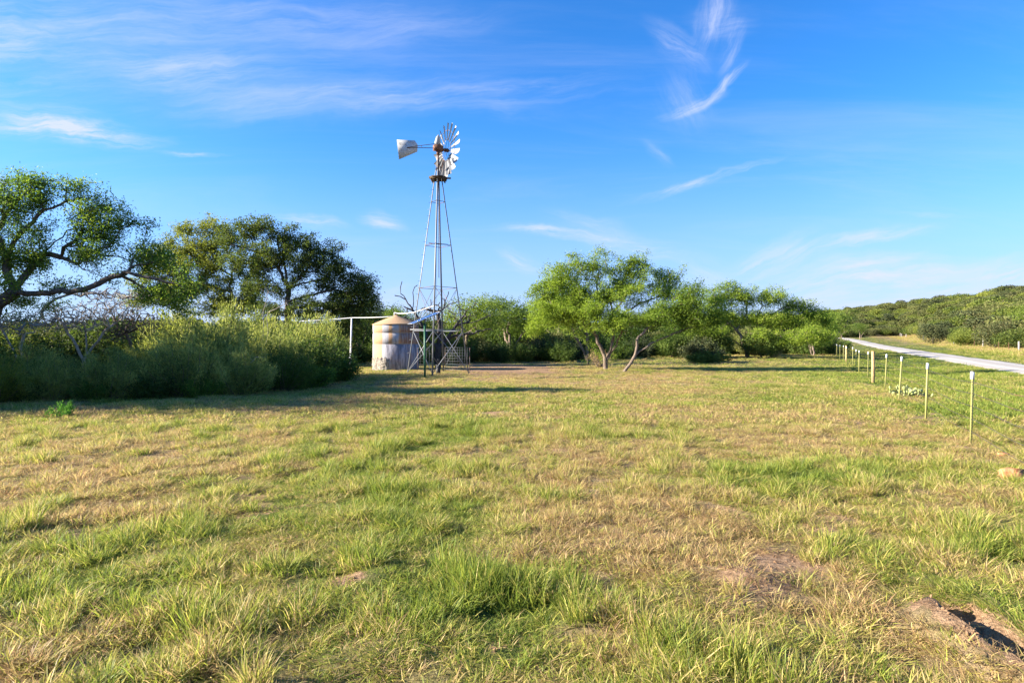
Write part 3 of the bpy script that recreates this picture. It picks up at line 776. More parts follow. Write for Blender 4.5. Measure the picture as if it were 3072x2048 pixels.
# central mesquites
hero_tree('mesquite_tree', 'tall bright green mesquite with forked trunk in mid field, right of the windmill', [
    [(1818, 1108), (1816, 1092), (1815, 1070), (1806, 1050)], [(1816, 1092), (1832, 1060), (1852, 1022, -.4), (1868, 985, -.6), (1890, 940, -.8)], [(1816, 1092), (1800, 1060, .5), (1772, 1030, .7), (1742, 1000, .8), (1700, 985, .8)], [(1816, 1092), (1842, 1066, .6), (1880, 1040, .8), (1910, 1000, 1)],
    [(1806, 1050), (1790, 1010), (1770, 985), (1735, 965), (1690, 940)], [(1818, 1075), (1835, 1035), (1840, 1000), (1838, 960), (1830, 900), (1850, 840)], [(1770, 985), (1760, 930), (1730, 870), (1700, 820)],
    [(1838, 980), (1870, 940), (1920, 910), (1980, 890)], [(1785, 990), (1800, 930), (1790, 860), (1800, 800)], [(1840, 940), (1900, 860), (1930, 800), (1940, 760)], [(1790, 1010), (1830, 960), (1850, 920)]],
    38, [(1640, 890, 50, 42), (1690, 835, 62, 44), (1790, 800, 66, 40), (1812, 765, 34, 22), (1720, 785, 40, 26), (1900, 790, 48, 34), (1940, 840, 80, 40), (1910, 745, 24, 14), (1830, 890, 110, 44), (1700, 930, 80, 30), (2010, 880, 50, 30), (2045, 800, 26, 16), (2000, 835, 40, 22),
         (1870, 950, 110, 22, -1.5), (1700, 965, 50, 18), (1780, 930, 60, 30, -2), (1920, 890, 70, 30, -2), (1850, 975, 90, 24, -2), (1650, 940, 60, 36, -1), (1740, 880, 80, 50), (1870, 850, 80, 50), (1960, 930, 60, 26, -1.5), (1620, 860, 30, 24)],
    1900, 76000, .14, .042, M['mesquite'], M['bark'], .15, 11, depth=.7, gaps=.40, spread=.17, bs=1.2, r0=.008, rdraw=.007, group='mesquites in the field')
hero_tree('mesquite_tree', 'mesquite with low trunk leaning hard to the right beside the bright forked mesquite', [
    [(1868, 1108), (1905, 1065), (1950, 1030), (2010, 1005), (2060, 985)],
    [(1905, 1060), (1915, 1010), (1950, 980), (2010, 950), (2070, 930)], [(1950, 1030), (2000, 1000), (2080, 995), (2150, 985)], [(2010, 950), (2060, 900), (2085, 860)], [(2060, 985), (2120, 970), (2160, 950)]],
    35.2, [(2070, 900, 50, 30), (2110, 920, 60, 36), (2090, 860, 36, 22), (2130, 890, 36, 30), (2060, 960, 80, 22), (2160, 950, 50, 26), (2020, 930, 50, 22), (1960, 960, 60, 20)],
    900, 22000, .14, .042, M['mesquite'], M['bark'], .095, 12, depth=.6, gaps=.42, spread=.17, bs=1.2, r0=.008, rdraw=.007, group='mesquites in the field')
hero_tree('mesquite_tree', 'mesquite with pale parallel stems just behind and left of the bright forked mesquite', [
    [(1765, 1092), (1764, 1082), (1752, 1055), (1740, 1030), (1720, 1000), (1700, 970)], [(1764, 1082), (1763, 1040), (1760, 1000), (1750, 970), (1720, 930)], [(1764, 1082), (1780, 1040), (1790, 1000)]],
    46, [(1640, 960, 50, 26), (1620, 920, 36, 30), (1680, 900, 60, 36), (1740, 940, 60, 30), (1600, 985, 40, 18), (1655, 860, 40, 30)],
    600, 22000, .16, .045, M['mesquite'], M['bark'], .12, 13, gaps=.4, spread=.24, group='mesquites in the field')
# right-hand spreading mesquite
hero_tree('mesquite_tree', 'broad spreading mesquite with fan of pale limbs near the fence', [
    [(2245, 1070), (2240, 1055), (2236, 1045)],
    [(2236, 1045), (2200, 1020), (2165, 1000), (2120, 985), (2080, 975)], [(2240, 1048), (2225, 1015), (2210, 990), (2170, 960), (2140, 920)], [(2240, 1055), (2255, 1035), (2300, 1020), (2340, 1015), (2390, 1000)],
    [(2245, 1050), (2250, 1015), (2270, 980), (2280, 930)], [(2300, 1020), (2345, 995), (2400, 975), (2440, 960)], [(2270, 980), (2320, 940), (2370, 910)], [(2210, 990), (2240, 940), (2230, 890)]],
    60, [(2140, 900, 50, 40), (2180, 870, 30, 26), (2225, 890, 56, 34), (2290, 885, 50, 30), (2330, 900, 50, 34), (2390, 920, 46, 28), (2440, 945, 40, 30), (2480, 965, 26, 34), (2440, 1005, 60, 26, -3), (2380, 1020, 50, 14, -3), (2180, 950, 70, 26), (2090, 950, 50, 30), (2290, 955, 80, 26), (2370, 960, 60, 24), (2290, 1000, 60, 12, -2), (2120, 990, 60, 14, -3)],
    1800, 64000, .19, .055, M['mesquite'], M['bark'], .22, 14, depth=.7, gaps=.40, spread=.24, bs=1.18, r0=.011, rdraw=.010, step=.45, group='mesquites in the field')

# dead tree behind the windmill
def cp(x, y, d=0): return (950+x/3.92, 800+y/3.92, d)
hero_tree('dead_tree', 'bare dead tree with twisting black limbs standing behind the windmill', [
    [cp(1425, 1200), cp(1410, 1080), cp(1430, 960)],
    [cp(1430, 960), cp(1330, 880), cp(1250, 730), cp(1175, 580), cp(1125, 510), cp(1050, 390), cp(985, 315), cp(985, 240), cp(1002, 175)],
    [cp(1035, 375), cp(980, 350), cp(920, 338)], [cp(1125, 510), cp(1140, 420), cp(1128, 300), cp(1150, 240), cp(1185, 215)], [cp(1110, 500), cp(1060, 490), cp(1022, 465)],
    [cp(1190, 650), cp(1080, 620), cp(980, 590), cp(905, 530), cp(850, 465)],
    [cp(1430, 960), cp(1445, 800), cp(1445, 650), cp(1430, 530), cp(1530, 460), cp(1660, 410)], [cp(1500, 475), cp(1525, 370), cp(1556, 295)], [cp(1430, 545), cp(1340, 510), cp(1240, 490), cp(1190, 555)],
    [cp(1440, 940), cp(1530, 850), cp(1630, 700), cp(1760, 520), cp(1880, 425)], [cp(1630, 700), cp(1720, 665), cp(1880, 640), cp(2050, 565)], [cp(1530, 860), cp(1640, 810), cp(1800, 790), cp(1950, 750), cp(2050, 735)],
    [cp(1760, 530), cp(1700, 500), cp(1640, 450)], [cp(1700, 670), cp(1760, 600), cp(1870, 570)], [cp(1375, 420), cp(1345, 385)]],
    39, [(1330, 930, 60, 40), (1390, 950, 60, 30), (1250, 930, 50, 30), (1430, 1000, 40, 20)], 60, 0, .1, .05, M['oak'], M['bark_dead'], .21, 21, gaps=.3, r0=.03, rdraw=0, cat='dead tree', alpha=.1)
# windblown heaps of bleached dead brush
for i, (lb, lp, Y, bl, nn, sd_) in enumerate([
    ('heap of bleached dead branches under the left mesquite, at its widest', [[(250, 1075), (260, 1010)], [(200, 1080), (180, 960), (140, 900)], [(300, 1080), (330, 980)]], 25, [(230, 950, 120, 50), (330, 920, 90, 45), (160, 960, 60, 45)], 1100, 31),
    ('purplish heap of dead twigs to the right of the bleached branches', [[(420, 1075), (415, 1020)], [(370, 1075), (380, 1000)]], 26, [(400, 960, 80, 45), (350, 1000, 60, 30), (450, 980, 45, 32)], 900, 32),
    ('grey leafless thicket behind the bleached branches at the left edge', [[(60, 1075), (70, 1000)], [(20, 1075), (0, 980)]], 27, [(50, 960, 90, 45), (420, 890, 70, 20), (300, 880, 90, 20)], 800, 33)]):
    hero_tree('dead_brush', lb, lp, Y, bl, nn, 0, .1, .05, M['oak'], M['twig_grey'] if i != 1 else M['bark'], .07, sd_, gaps=.0, r0=.012, rdraw=0, cat='dead brush', alpha=.05, step=.35)

# ------------------------------------------------------------------ shared bushes and far trees
def bush_mesh(name, rng, h, r, stems, n, L, W, lm, bm, feathery=False, low=0.0, lobes=7):
    """stems plus foliage in one mesh pair (wood, leaves)"""
    mb = MB(); tips = []
    P = []; U = []
    for k in range(stems):
        a = rng.uniform(0, 2*np.pi); rr = r*math.sqrt(rng.uniform(.02, 1)); hh = h*rng.uniform(.6, 1.0)*(1-.45*(rr/r)**2)
        e = np.array((rr*math.cos(a), rr*math.sin(a), hh)); b0 = np.array((.12*e[0], .12*e[1], -.05)); c = np.array((.75*e[0], .75*e[1], hh*.45))
        ts = np.linspace(0, 1, 6)[:, None]
        pts = (1-ts)**2*b0+2*ts*(1-ts)*c+ts*ts*e+rng.normal(0, .03, (6, 3))
        mb.tube(pts, np.linspace(.022, .004, 6)*(h/2.2)**.5, 4, False)
        m_ = n//stems
        t = rng.uniform(low, 1.0, m_)[:, None]
        q = (1-t)**2*b0+2*t*(1-t)*c+t*t*e
        sp = (.11+.16*(1-t))*r*.62
        q = q+rng.normal(size=(m_, 3))*sp
        d = 2*(1-t)*(c-b0)+2*t*(e-c); d /= np.linalg.norm(d, axis=1)[:, None]
        P.append(q); U.append(d)
    P = np.concatenate(P); U = np.concatenate(U); k = P[:, 2] > .03
    P, U = P[k], U[k]
    V, Fq = leaves(P, rng, L, W, 0, U if feathery else None, .45) if feathery else leaves(P, rng, L, W, .1)
    wood = np.concatenate(mb.V); q4 = np.array(mb.F[4])
    wm = mesh_np(name+'_stems', wood, [q4], [bm], True)
    lmesh = mesh_np(name+'_foliage', V, [Fq], [lm])
    return wm, lmesh
def tree_pair(name, seed, h, r, crown_base, n_attr, nl, L, W, lm, bm, rb=.1, blobs=6, stems=2, spread=.25, droop=.2):
    rng = np.random.default_rng(seed)
    bl = [(0, 0, crown_base+(h-crown_base)*.5, r*.75, r*.75, (h-crown_base)*.45)]
    for k in range(blobs):
        a = rng.uniform(0, 6.28); q = rng.uniform(.3, .65)*r
        bl.append((q*math.cos(a), q*math.sin(a), crown_base+(h-crown_base)*rng.uniform(.35, .8), r*rng.uniform(.3, .45), r*rng.uniform(.3, .45), (h-crown_base)*rng.uniform(.2, .3)))
    at = crown_points(rng, bl, n_attr, 1.6, .3, .3)
    limbs = [[(0, 0, -.1), (0.05, 0, crown_base*.7), (.1, .1, crown_base*1.2)]]
    for k in range(stems-1):
        a = rng.uniform(0, 6.28); limbs.append([(.15*math.cos(a), .15*math.sin(a), -.1), (.5*math.cos(a), .5*math.sin(a), crown_base*.8), (r*.4*math.cos(a), r*.4*math.sin(a), crown_base*1.5)])
    pos, par = grow(limbs, at, rng, .45, .2)
    tm, rr = skeleton_mesh(name+'_trunk', pos, par, .008, rb, bm, rmin_draw=.009)
    thin = np.where(rr < .02)[0]; pick = thin[rng.integers(0, len(thin), nl)]
    C = pos[pick]+rng.normal(0, spread, (nl, 3))*np.array((1, 1, .7)); C[:, 2] = np.maximum(C[:, 2], .1)
    V, Fq = leaves(C, rng, L, W, droop)
    return tm, mesh_np(name+'_crown', V, [Fq], [lm])
rg = np.random.default_rng(100)
BR = [bush_mesh('brush', rg, 2.6, 1.75, 34, 17000, .13, .024, M['brush'], M['bark'], True, .2) for _ in range(3)]
SB = [bush_mesh('scrub', rg, 2.2, 1.6, 36, 9000, .12, .06, M['scrub'], M['bark_dark']) for _ in range(2)]
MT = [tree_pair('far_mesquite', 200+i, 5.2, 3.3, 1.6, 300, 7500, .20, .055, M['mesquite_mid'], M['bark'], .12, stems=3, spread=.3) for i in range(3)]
OT = [tree_pair('far_oak', 300+i, 5.0, 2.9, 1.2, 170, 6500, .20, .11, M['oak'], M['bark_dark'], .12, stems=2) for i in range(2)]
def place(kind, pair, X, Y, s, rz, label, cat, group=None, parts=('trunk', 'crown'), sz=None, lmat=None):
    root = empty(kind, (X, Y, gz(X, Y)), rz); root.scale = (s, s, s*(sz or 1)); tag(root, label, cat, group)
    a = obj(parts[0], pair[0], root); b_ = obj(parts[1], pair[1], root)
    if lmat:
        b_.material_slots[0].link = 'OBJECT'; b_.material_slots[0].material = M[lmat]
    return root
pr = random.Random(5)
ST = ('stems', 'foliage')
# brush thicket at the left: (px centre, depth, height m, label)
thicket = [(-230, 17.5, 2.3, 'grey green brush shrub at the left picture edge, nearest the camera'), (-60, 18.4, 2.1, 'low dark brush shrub at the left edge in front of the leaning mesquite'),
    (90, 19.2, 1.8, 'dark brush shrub behind the small bright green weed'), (240, 19.4, 1.45, 'feathery brush shrub right of the small bright green weed'), (385, 19.8, 1.75, 'grey feathery brush shrub with pale bare twigs at its foot'),
    (520, 20.8, 2.1, 'tall feathery brush shrub in the middle of the left thicket'), (650, 21.8, 2.9, 'tallest pale green feathery shrub of the left thicket'), (800, 23.2, 2.5, 'rounded feathery shrub in front of the forked live oak'),
    (900, 24.8, 2.4, 'dark round shrub near the right end of the left thicket'), (985, 27.5, 2.1, 'last dark shrub of the left thicket beside the white pole'),
    (450, 24.5, 1.9, 'second row brush shrub behind the grey feathery one'), (600, 25.5, 3.4, 'second row pale shrub below the olive yellow oak'), (750, 27.0, 3.6, 'second row shrub with bare whips below the oaks'), (930, 30.0, 3.5, 'second row shrub below the right side of the live oak'),
    (110, 22.5, 1.35, 'second row shrub in front of the bleached dead branches'), (40, 30.5, 3.1, 'dull olive bush behind the grey leafless thicket at the left edge'), (215, 31.5, 3.3, 'dull olive bush right behind the bleached dead branches'), (370, 31.5, 3.3, 'dull olive bush behind the purplish heap of dead twigs'), (-120, 24.0, 2.2, 'second row shrub at the left edge behind the leaning mesquite'), (520, 30.0, 4.0, 'olive bush filling the gap between the left mesquite and the oaks')]
for i, (px, Y, h, lb) in enumerate(thicket):
    X = (px-CX)/F*Y
    if 'dark round' in lb or 'last dark' in lb or 'low dark' in lb: pair = SB[i % 2]; s = h/2.2
    elif 'dull olive' in lb: pair = SB[i % 2]; s = h/2.3
    elif 'olive bush' in lb: pair = SB[0]; s = h/2.35
    else: pair = BR[i % 3]; s = h/2.5
    place('brush_shrub', pair, X, Y, s, pr.uniform(0, 6.28), lb, 'shrub', 'brush thicket on the left', ST, lmat='oak' if 'dull olive' in lb else ('oak_yellow' if 'olive bush filling' in lb else None))
ORDN = ['first', 'second', 'third', 'fourth', 'fifth', 'sixth', 'seventh', 'eighth', 'ninth', 'tenth', 'eleventh', 'twelfth', 'thirteenth']
front = [(-10, 17.2, 1.5, 'oak_yellow', 0), (70, 17.6, 1.0, 'scrub', 1), (165, 18.0, 1.4, None, 0), (285, 18.1, .9, 'mesquite_dark', 1), (330, 18.3, 1.5, None, 0), (455, 18.6, 1.1, 'scrub', 1), (560, 19.2, 1.9, None, 0), (610, 19.0, .9, 'mesquite_dark', 1),
         (715, 20.0, 1.7, None, 0), (750, 20.3, 1.0, 'scrub', 1), (850, 21.8, 1.8, 'scrub', 0), (925, 23.3, 1.4, 'mesquite_dark', 1), (1010, 27.0, 1.5, 'mesquite_dark', 1)]
for i, (px, Y, h, lm_, kd) in enumerate(front):
    tone = {None: 'grey green feathery', 'oak_yellow': 'yellowish', 'scrub': 'deep green', 'mesquite_dark': 'fresh dark green'}[lm_]
    pair = BR[(i+1) % 3] if kd == 0 else SB[i % 2]
    place('brush_shrub', pair, (px-CX)/F*Y, Y, h/(2.5 if kd == 0 else 2.2)*1.05, pr.uniform(0, 6.28), tone+' small shrub at the front foot of the thicket, '+ORDN[i]+' from the left', 'shrub', 'small shrubs along the front of the thicket', ST, lmat=lm_, sz=.95)
for lb, pts, Y, sd_ in [('long pale bare whip arching over the shrubs in front of the forked live oak', [(783, 965), (804, 937), (860, 909)], 24.5, 81),
                        ('upright pale bare twig rising from the shrubs below the olive yellow oak', [(790, 960), (792, 926), (803, 875)], 25.2, 82),
                        ('pale dead branch leaning low out of the dark right half of the thicket', [(685, 1150), (717, 1112), (765, 1078)], 20.3, 83)]:
    hero_tree('dead_branch', lb, [pts, [pts[1], (pts[1][0]+25, pts[1][1]-28, .3)]], Y, [(pts[-1][0], pts[-1][1], 30, 22)], 16, 0, .1, .05, M['oak'], M['twig_grey'], .014, sd_, gaps=0, r0=.005, rdraw=0, cat='dead branch', alpha=.05)
# off-frame continuation of the thicket (casts the shade on the left foreground)
for i, (X, Y, s) in enumerate([(-17.5, 15.2, 1.2), (-19.5, 14.4, 1.3), (-21.5, 16.5, 1.6), (-22.5, 14.8, 1.4)]):
    place('brush_shrub', BR[i % 3], X, Y, s, pr.uniform(0, 6.28), ['first', 'second', 'third', 'fourth'][i]+' brush shrub continuing the thicket beyond the left picture edge', 'shrub', 'brush thicket on the left', ST)
for i, (X, Y, s) in enumerate([(-23.6, 16.2, 1.72), (-28, 18.5, 1.7), (-31, 22, 1.6), (-34, 26, 1.7), (-26, 26, 1.4)]):
    place('mesquite_tree', MT[i % 3], X, Y, s, pr.uniform(0, 6.28), ['first', 'second', 'third', 'fourth', 'fifth'][i]+' mesquite standing beyond the left picture edge', 'tree', 'mesquites beyond the left edge')

# mesquites in the background between windmill and the central trees, and to the right
bg = [(1405, 52, 1.12, 0, 'background mesquite just right of the windmill tower, behind the dead tree'), (1530, 56, 1.18, 1, 'background mesquite halfway between windmill and bright forked mesquite'), (1475, 66, 1.0, 2, 'small mesquite filling the gap right of the dead tree'),
      (1600, 58, 1.0, 0, 'dark background mesquite touching the left side of the bright forked mesquite'), (1225, 54, .95, 1, 'mesquite showing over the tank roof'), (1130, 58, 1.05, 2, 'mesquite behind the tank and the slender pale stems'),
      (2040, 70, 1.05, 1, 'mesquite in the gap above the dark juniper bush'), (2490, 74, 1.1, 2, 'rightmost mesquite of the field hanging over the fence'), (2440, 66, .95, 0, 'low mesquite in the shade beside the end of the fence'), (1680, 68, 1.3, 2, 'tall mesquite behind the pale parallel stems'),
      (1870, 72, 1.1, 0, 'mesquite seen through the forked mesquite'), (2160, 76, 1.0, 1, 'mesquite behind the left half of the broad spreading one'), (2330, 80, 1.0, 0, 'mesquite behind the right half of the broad spreading one')]
for i, (px, Y, s, k, lb) in enumerate(bg):
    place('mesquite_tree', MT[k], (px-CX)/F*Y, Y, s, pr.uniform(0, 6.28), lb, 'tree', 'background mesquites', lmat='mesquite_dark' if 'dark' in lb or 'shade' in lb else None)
# dark undergrowth wall
und = [(1400, 48, .95), (1450, 51, .9), (1500, 49, .8), (1560, 50, .9), (1610, 52, .95), (1660, 51, .9), (1720, 55, 1.0), (1690, 49, .8), (1800, 56, 1.0), (1860, 54, .8), (1920, 60, 1.0), (1980, 64, 1.0), (1250, 46, .7), (1190, 50, .9), (1130, 52, .9), (1080, 50, .8), (1030, 48, .9), (1340, 50, .9), (1290, 52, .9), (1365, 46, .7),
       (2280, 74, 1.0), (2350, 72, 1.1), (2400, 70, 1.1), (2460, 68, 1.1), (2500, 72, 1.1), (2190, 74, 1.0), (2130, 76, .9), (2060, 78, .9), (2320, 76, 1.1), (2435, 76, 1.2)]
und.sort(key=lambda q: q[0]); cnt = {}
ORD = ['first', 'second', 'third', 'fourth', 'fifth', 'sixth', 'seventh', 'eighth', 'ninth', 'tenth', 'eleventh', 'twelfth']
for i, (px, Y, s) in enumerate(und):
    Y += pr.uniform(-1, 1)
    where = 'behind the windmill' if px < 1420 else ('between windmill and forked mesquite' if px < 1700 else ('behind the forked mesquite' if px < 2050 else 'under and behind the broad spreading mesquite'))
    cnt[where] = cnt.get(where, -1)+1
    place('undergrowth_bush', SB[i % 2], (px-CX)/F*Y, Y, s*1.15, pr.uniform(0, 6.28), ORD[cnt[where]]+' dark undergrowth bush from the left '+where, 'bush', 'undergrowth bushes '+where, ST, lmat='scrub' if i % 3 else 'juniper')
# dark juniper with skirt of low pads by the track
rj = np.random.default_rng(55)
J = bush_mesh('juniper', rj, 2.1, 1.7, 34, 14000, .13, .07, M['juniper'], M['bark_dark'])
Xj, Yj = gp(2100, 1086)
place('juniper_bush', J, Xj, Yj, 1.1, 0, 'very dark low juniper bush standing alone between the two big mesquites', 'bush', None, ST, sz=.95)
J2 = bush_mesh('agarita', rj, .9, 1.5, 30, 7000, .12, .07, M['scrub'], M['bark_dark'])
place('juniper_bush', J2, Xj+.3, Yj-1.2, 1.15, 1, 'low yellow green shrub skirt at the foot of the dark juniper', 'bush', None, ST)

# small plants
rw = np.random.default_rng(61)
X, Y = gp(188, 1252)
Wd = bush_mesh('weed', rw, .42, .34, 16, 900, .06, .022, M['weed'], M['weed'], True, .15)
place('weed_plant', Wd, X, Y, 1.0, 0, 'small bright green leafy weed in front of the dark thicket', 'weed', None, ST)
X, Y = gp(2322, 1073)
Wd2 = bush_mesh('dry_weed', rw, 1.5, 1.0, 30, 900, .10, .03, M['straw'], M['straw'], True, .35)
place('dry_weed', Wd2, X, Y, 1.0, 0, 'tall straw coloured dry weed below the broad spreading mesquite', 'weed', None, ST)
Wd3 = bush_mesh('sucker', rw, 1.5, .9, 40, 700, .12, .03, M['straw'], M['bark'], True, .2)
X, Y = gp(1835, 1104)
place('dry_weed', Wd3, X-.6, Y+1.0, 1.0, 0, 'tangle of pale dry suckers around the base of the forked mesquite', 'weed', None, ST)

# ------------------------------------------------------------------ hill woodland
def lowtree(seed, h, r, n, L, lm):
    rng = np.random.default_rng(seed)
    bl = [(0, 0, h*.5, r, r, h*.42)]
    for k in range(5):
        a = rng.uniform(0, 6.28); q = rng.uniform(.3, .6)*r; bl.append((q*math.cos(a), q*math.sin(a), h*rng.uniform(.35, .75), r*.5, r*.5, h*.24))
    P = crown_points(rng, bl, n, 4.0, .25, .15)
    V, Fq = leaves(P, rng, L, L*.55, .1)
    mb = MB()
    for k in range(3):
        a = rng.uniform(0, 6.28); mb.tube([(0, 0, -.2), (.15*r*math.cos(a), .15*r*math.sin(a), h*.35), (.5*r*math.cos(a), .5*r*math.sin(a), h*.75)], [.10, .07, .03], 4, False)
    W = np.concatenate(mb.V); q = np.array(mb.F[4])
    Vall = np.concatenate([V, W]); mi = np.concatenate([np.zeros(len(Fq)), np.ones(len(q))])
    return mesh_np('hill_tree', Vall, [Fq, q+len(V)], [lm, M['bark_dark']], False, mi)
HT = [lowtree(400, 3.6, 2.4, 3200, .32, M['hill']), lowtree(401, 3.0, 2.6, 3000, .32, M['hill']), lowtree(402, 4.2, 2.2, 3200, .32, M['juniper']), lowtree(403, 3.4, 2.7, 3000, .32, M['oak']), lowtree(404, 2.6, 2.1, 2400, .30, M['hill'])]
def hill_points(rng, n):
    u = rng.uniform(.30, 1.25, n)
    foot = np.where(u > .57, np.minimum(25.5/np.maximum(u-.55, .02), 235), 235.0)
    d = rng.uniform(0, 1, n)**.85*240
    Y = foot+6+d; X = u*Y
    return X, Y
rh = np.random.default_rng(71)
X, Y = hill_points(rh, 24000)
# keep apart
cell = {}; keep = []
for i in np.argsort(Y):
    g = 2.3+Y[i]*.006; key = (int(X[i]//g), int(Y[i]//g))
    if key in cell: continue
    cell[key] = 1; keep.append(i)
keep = np.array(keep); X, Y = X[keep], Y[keep]
HN = [lowtree(420, 3.5, 2.4, 7000, .18, M['hill']), lowtree(421, 3.0, 2.6, 7000, .18, M['oak']), lowtree(422, 4.0, 2.2, 7000, .18, M['juniper'])]
fy = np.where(X/Y > .57, np.minimum(25.5/np.maximum(X/Y-.55, .02), 235), 235.0)
row = (X/Y < .88) & (X/Y > .56) & (Y-fy < 16)
first = np.where(row)[0]; first = first[np.argsort(-(X/Y)[first])]; rest = np.where(~row)[0]
def nth(i): return ('%dth' % i) if 10 <= i % 100 <= 20 else {1: '%dst', 2: '%dnd', 3: '%drd'}.get(i % 10, '%dth') % i
for j, i in enumerate(first):
    k = pr.choice([0, 0, 1, 2]); s = pr.uniform(.75, 1.2)
    o = obj('hill_tree', HN[k], None, (X[i], Y[i], gz(X[i], Y[i])-.1)); o.rotation_euler = (0, 0, pr.uniform(0, 6.28)); o.scale = (s*pr.uniform(.9, 1.2), s*pr.uniform(.9, 1.2), s)
    tag(o, ['olive scrub tree', 'rounded dark oak', 'dark juniper'][k]+' at the hill foot behind the far fence, '+nth(j+1)+' from the right', 'tree', 'first rows of trees at the foot of the hill')
hc = proto_coll('hill_tree_proto', HT)
n = len(rest); s = (.5+.75*rh.uniform(0, 1, n)**1.4)*(1+Y[rest]*.0008)
o = scatter('hillside_woodland', np.stack([X[rest], Y[rest], ground(X[rest], Y[rest])-.1], -1), np.stack([rh.normal(0, .12, n), rh.normal(0, .12, n), rh.uniform(0, 6.28, n)], -1), np.stack([s*rh.uniform(.8, 1.6, n), s*rh.uniform(.8, 1.6, n), s*rh.uniform(.75, 1.1, n)], -1), rh.choice([0, 0, 1, 1, 2, 3, 3, 4], n), hc, {})
tag(o, 'dense olive green scrub woodland covering the upper hill across the road', 'woodland', kind='stuff')
# distant scrub plain behind the field trees
n = 5200; u = rh.uniform(-1.05, .52, n); Y = 82+rh.uniform(0, 1, n)**1.3*240; X = u*Y
k = (X-.5*Y < -5); X, Y = X[k], Y[k]; n = len(X); s = rh.uniform(.8, 1.4, n)*(1+.25*(Y > 150))
o = scatter('distant_brushland', np.stack([X, Y, ground(X, Y)-.1], -1), np.stack([0*s, 0*s, rh.uniform(0, 6.28, n)], -1), np.stack([s*1.1, s*1.1, s], -1), rh.choice([0, 1, 2, 3, 4], n), hc, {})
tag(o, 'distant band of scrub brush along the horizon behind the field trees', 'brushland', kind='stuff')
# second-rank brush behind the left thicket and the windmill (middle distance)
HS = [lowtree(410, 3.2, 2.3, 6500, .19, M['hill']), lowtree(411, 2.8, 2.3, 6500, .19, M['oak']), lowtree(412, 3.4, 2.2, 6500, .19, M['scrub'])]
u = rh.uniform(-.98, .42, 150); Yb = np.where(u > -.25, rh.uniform(58, 82, 150), rh.uniform(38, 75, 150)); n = 150; Xb = u*Yb; s = rh.uniform(.75, 1.1, n)
o = scatter('scrub_thicket', np.stack([Xb, Yb, ground(Xb, Yb)-.1], -1), np.stack([0*s, 0*s, rh.uniform(0, 6.28, n)], -1), np.stack([s*1.1, s*1.1, s], -1), rh.integers(0, 3, n), proto_coll('scrub_proto', HS), {})
tag(o, 'continuous olive scrub thicket in the middle distance behind windmill and brush', 'brushland', kind='stuff')
# named roadside trees
for i, (px, Y, k, s, lb) in enumerate([(2985, 88, 2, 1.15, 'dark green juniper standing by the far fence near the right edge'), (3060, 84, 3, 1.2, 'oak at the right picture edge behind the far fence'), (2800, 122, 2, 1.2, 'dark brown green juniper by the far fence, left of the near juniper'), (2905, 104, 3, 1.1, 'dark spreading oak behind the far fence between two junipers')]):
    Xr = (px-CX)/F*Y
    o = obj('roadside_tree', HN[{2: 2, 3: 1}[k]], None, (Xr, Y, gz(Xr, Y)-.1)); o.scale = (s*1.1, s*1.1, s); o.rotation_euler = (0, 0, i*1.3); tag(o, lb, 'tree')
for px, Y, s, lb in [(2520, 150, 1.0, 'bright green mesquite at the far end of the road'), (3110, 95, 1.3, 'bright green mesquite rising on the slope at the right edge'), (2580, 200, 1.1, 'pale mesquite where the road runs into the trees')]:
    Xr = (px-CX)/F*Y; place('mesquite_tree', MT[1], Xr, Y, s, pr.uniform(0, 6), lb, 'tree')

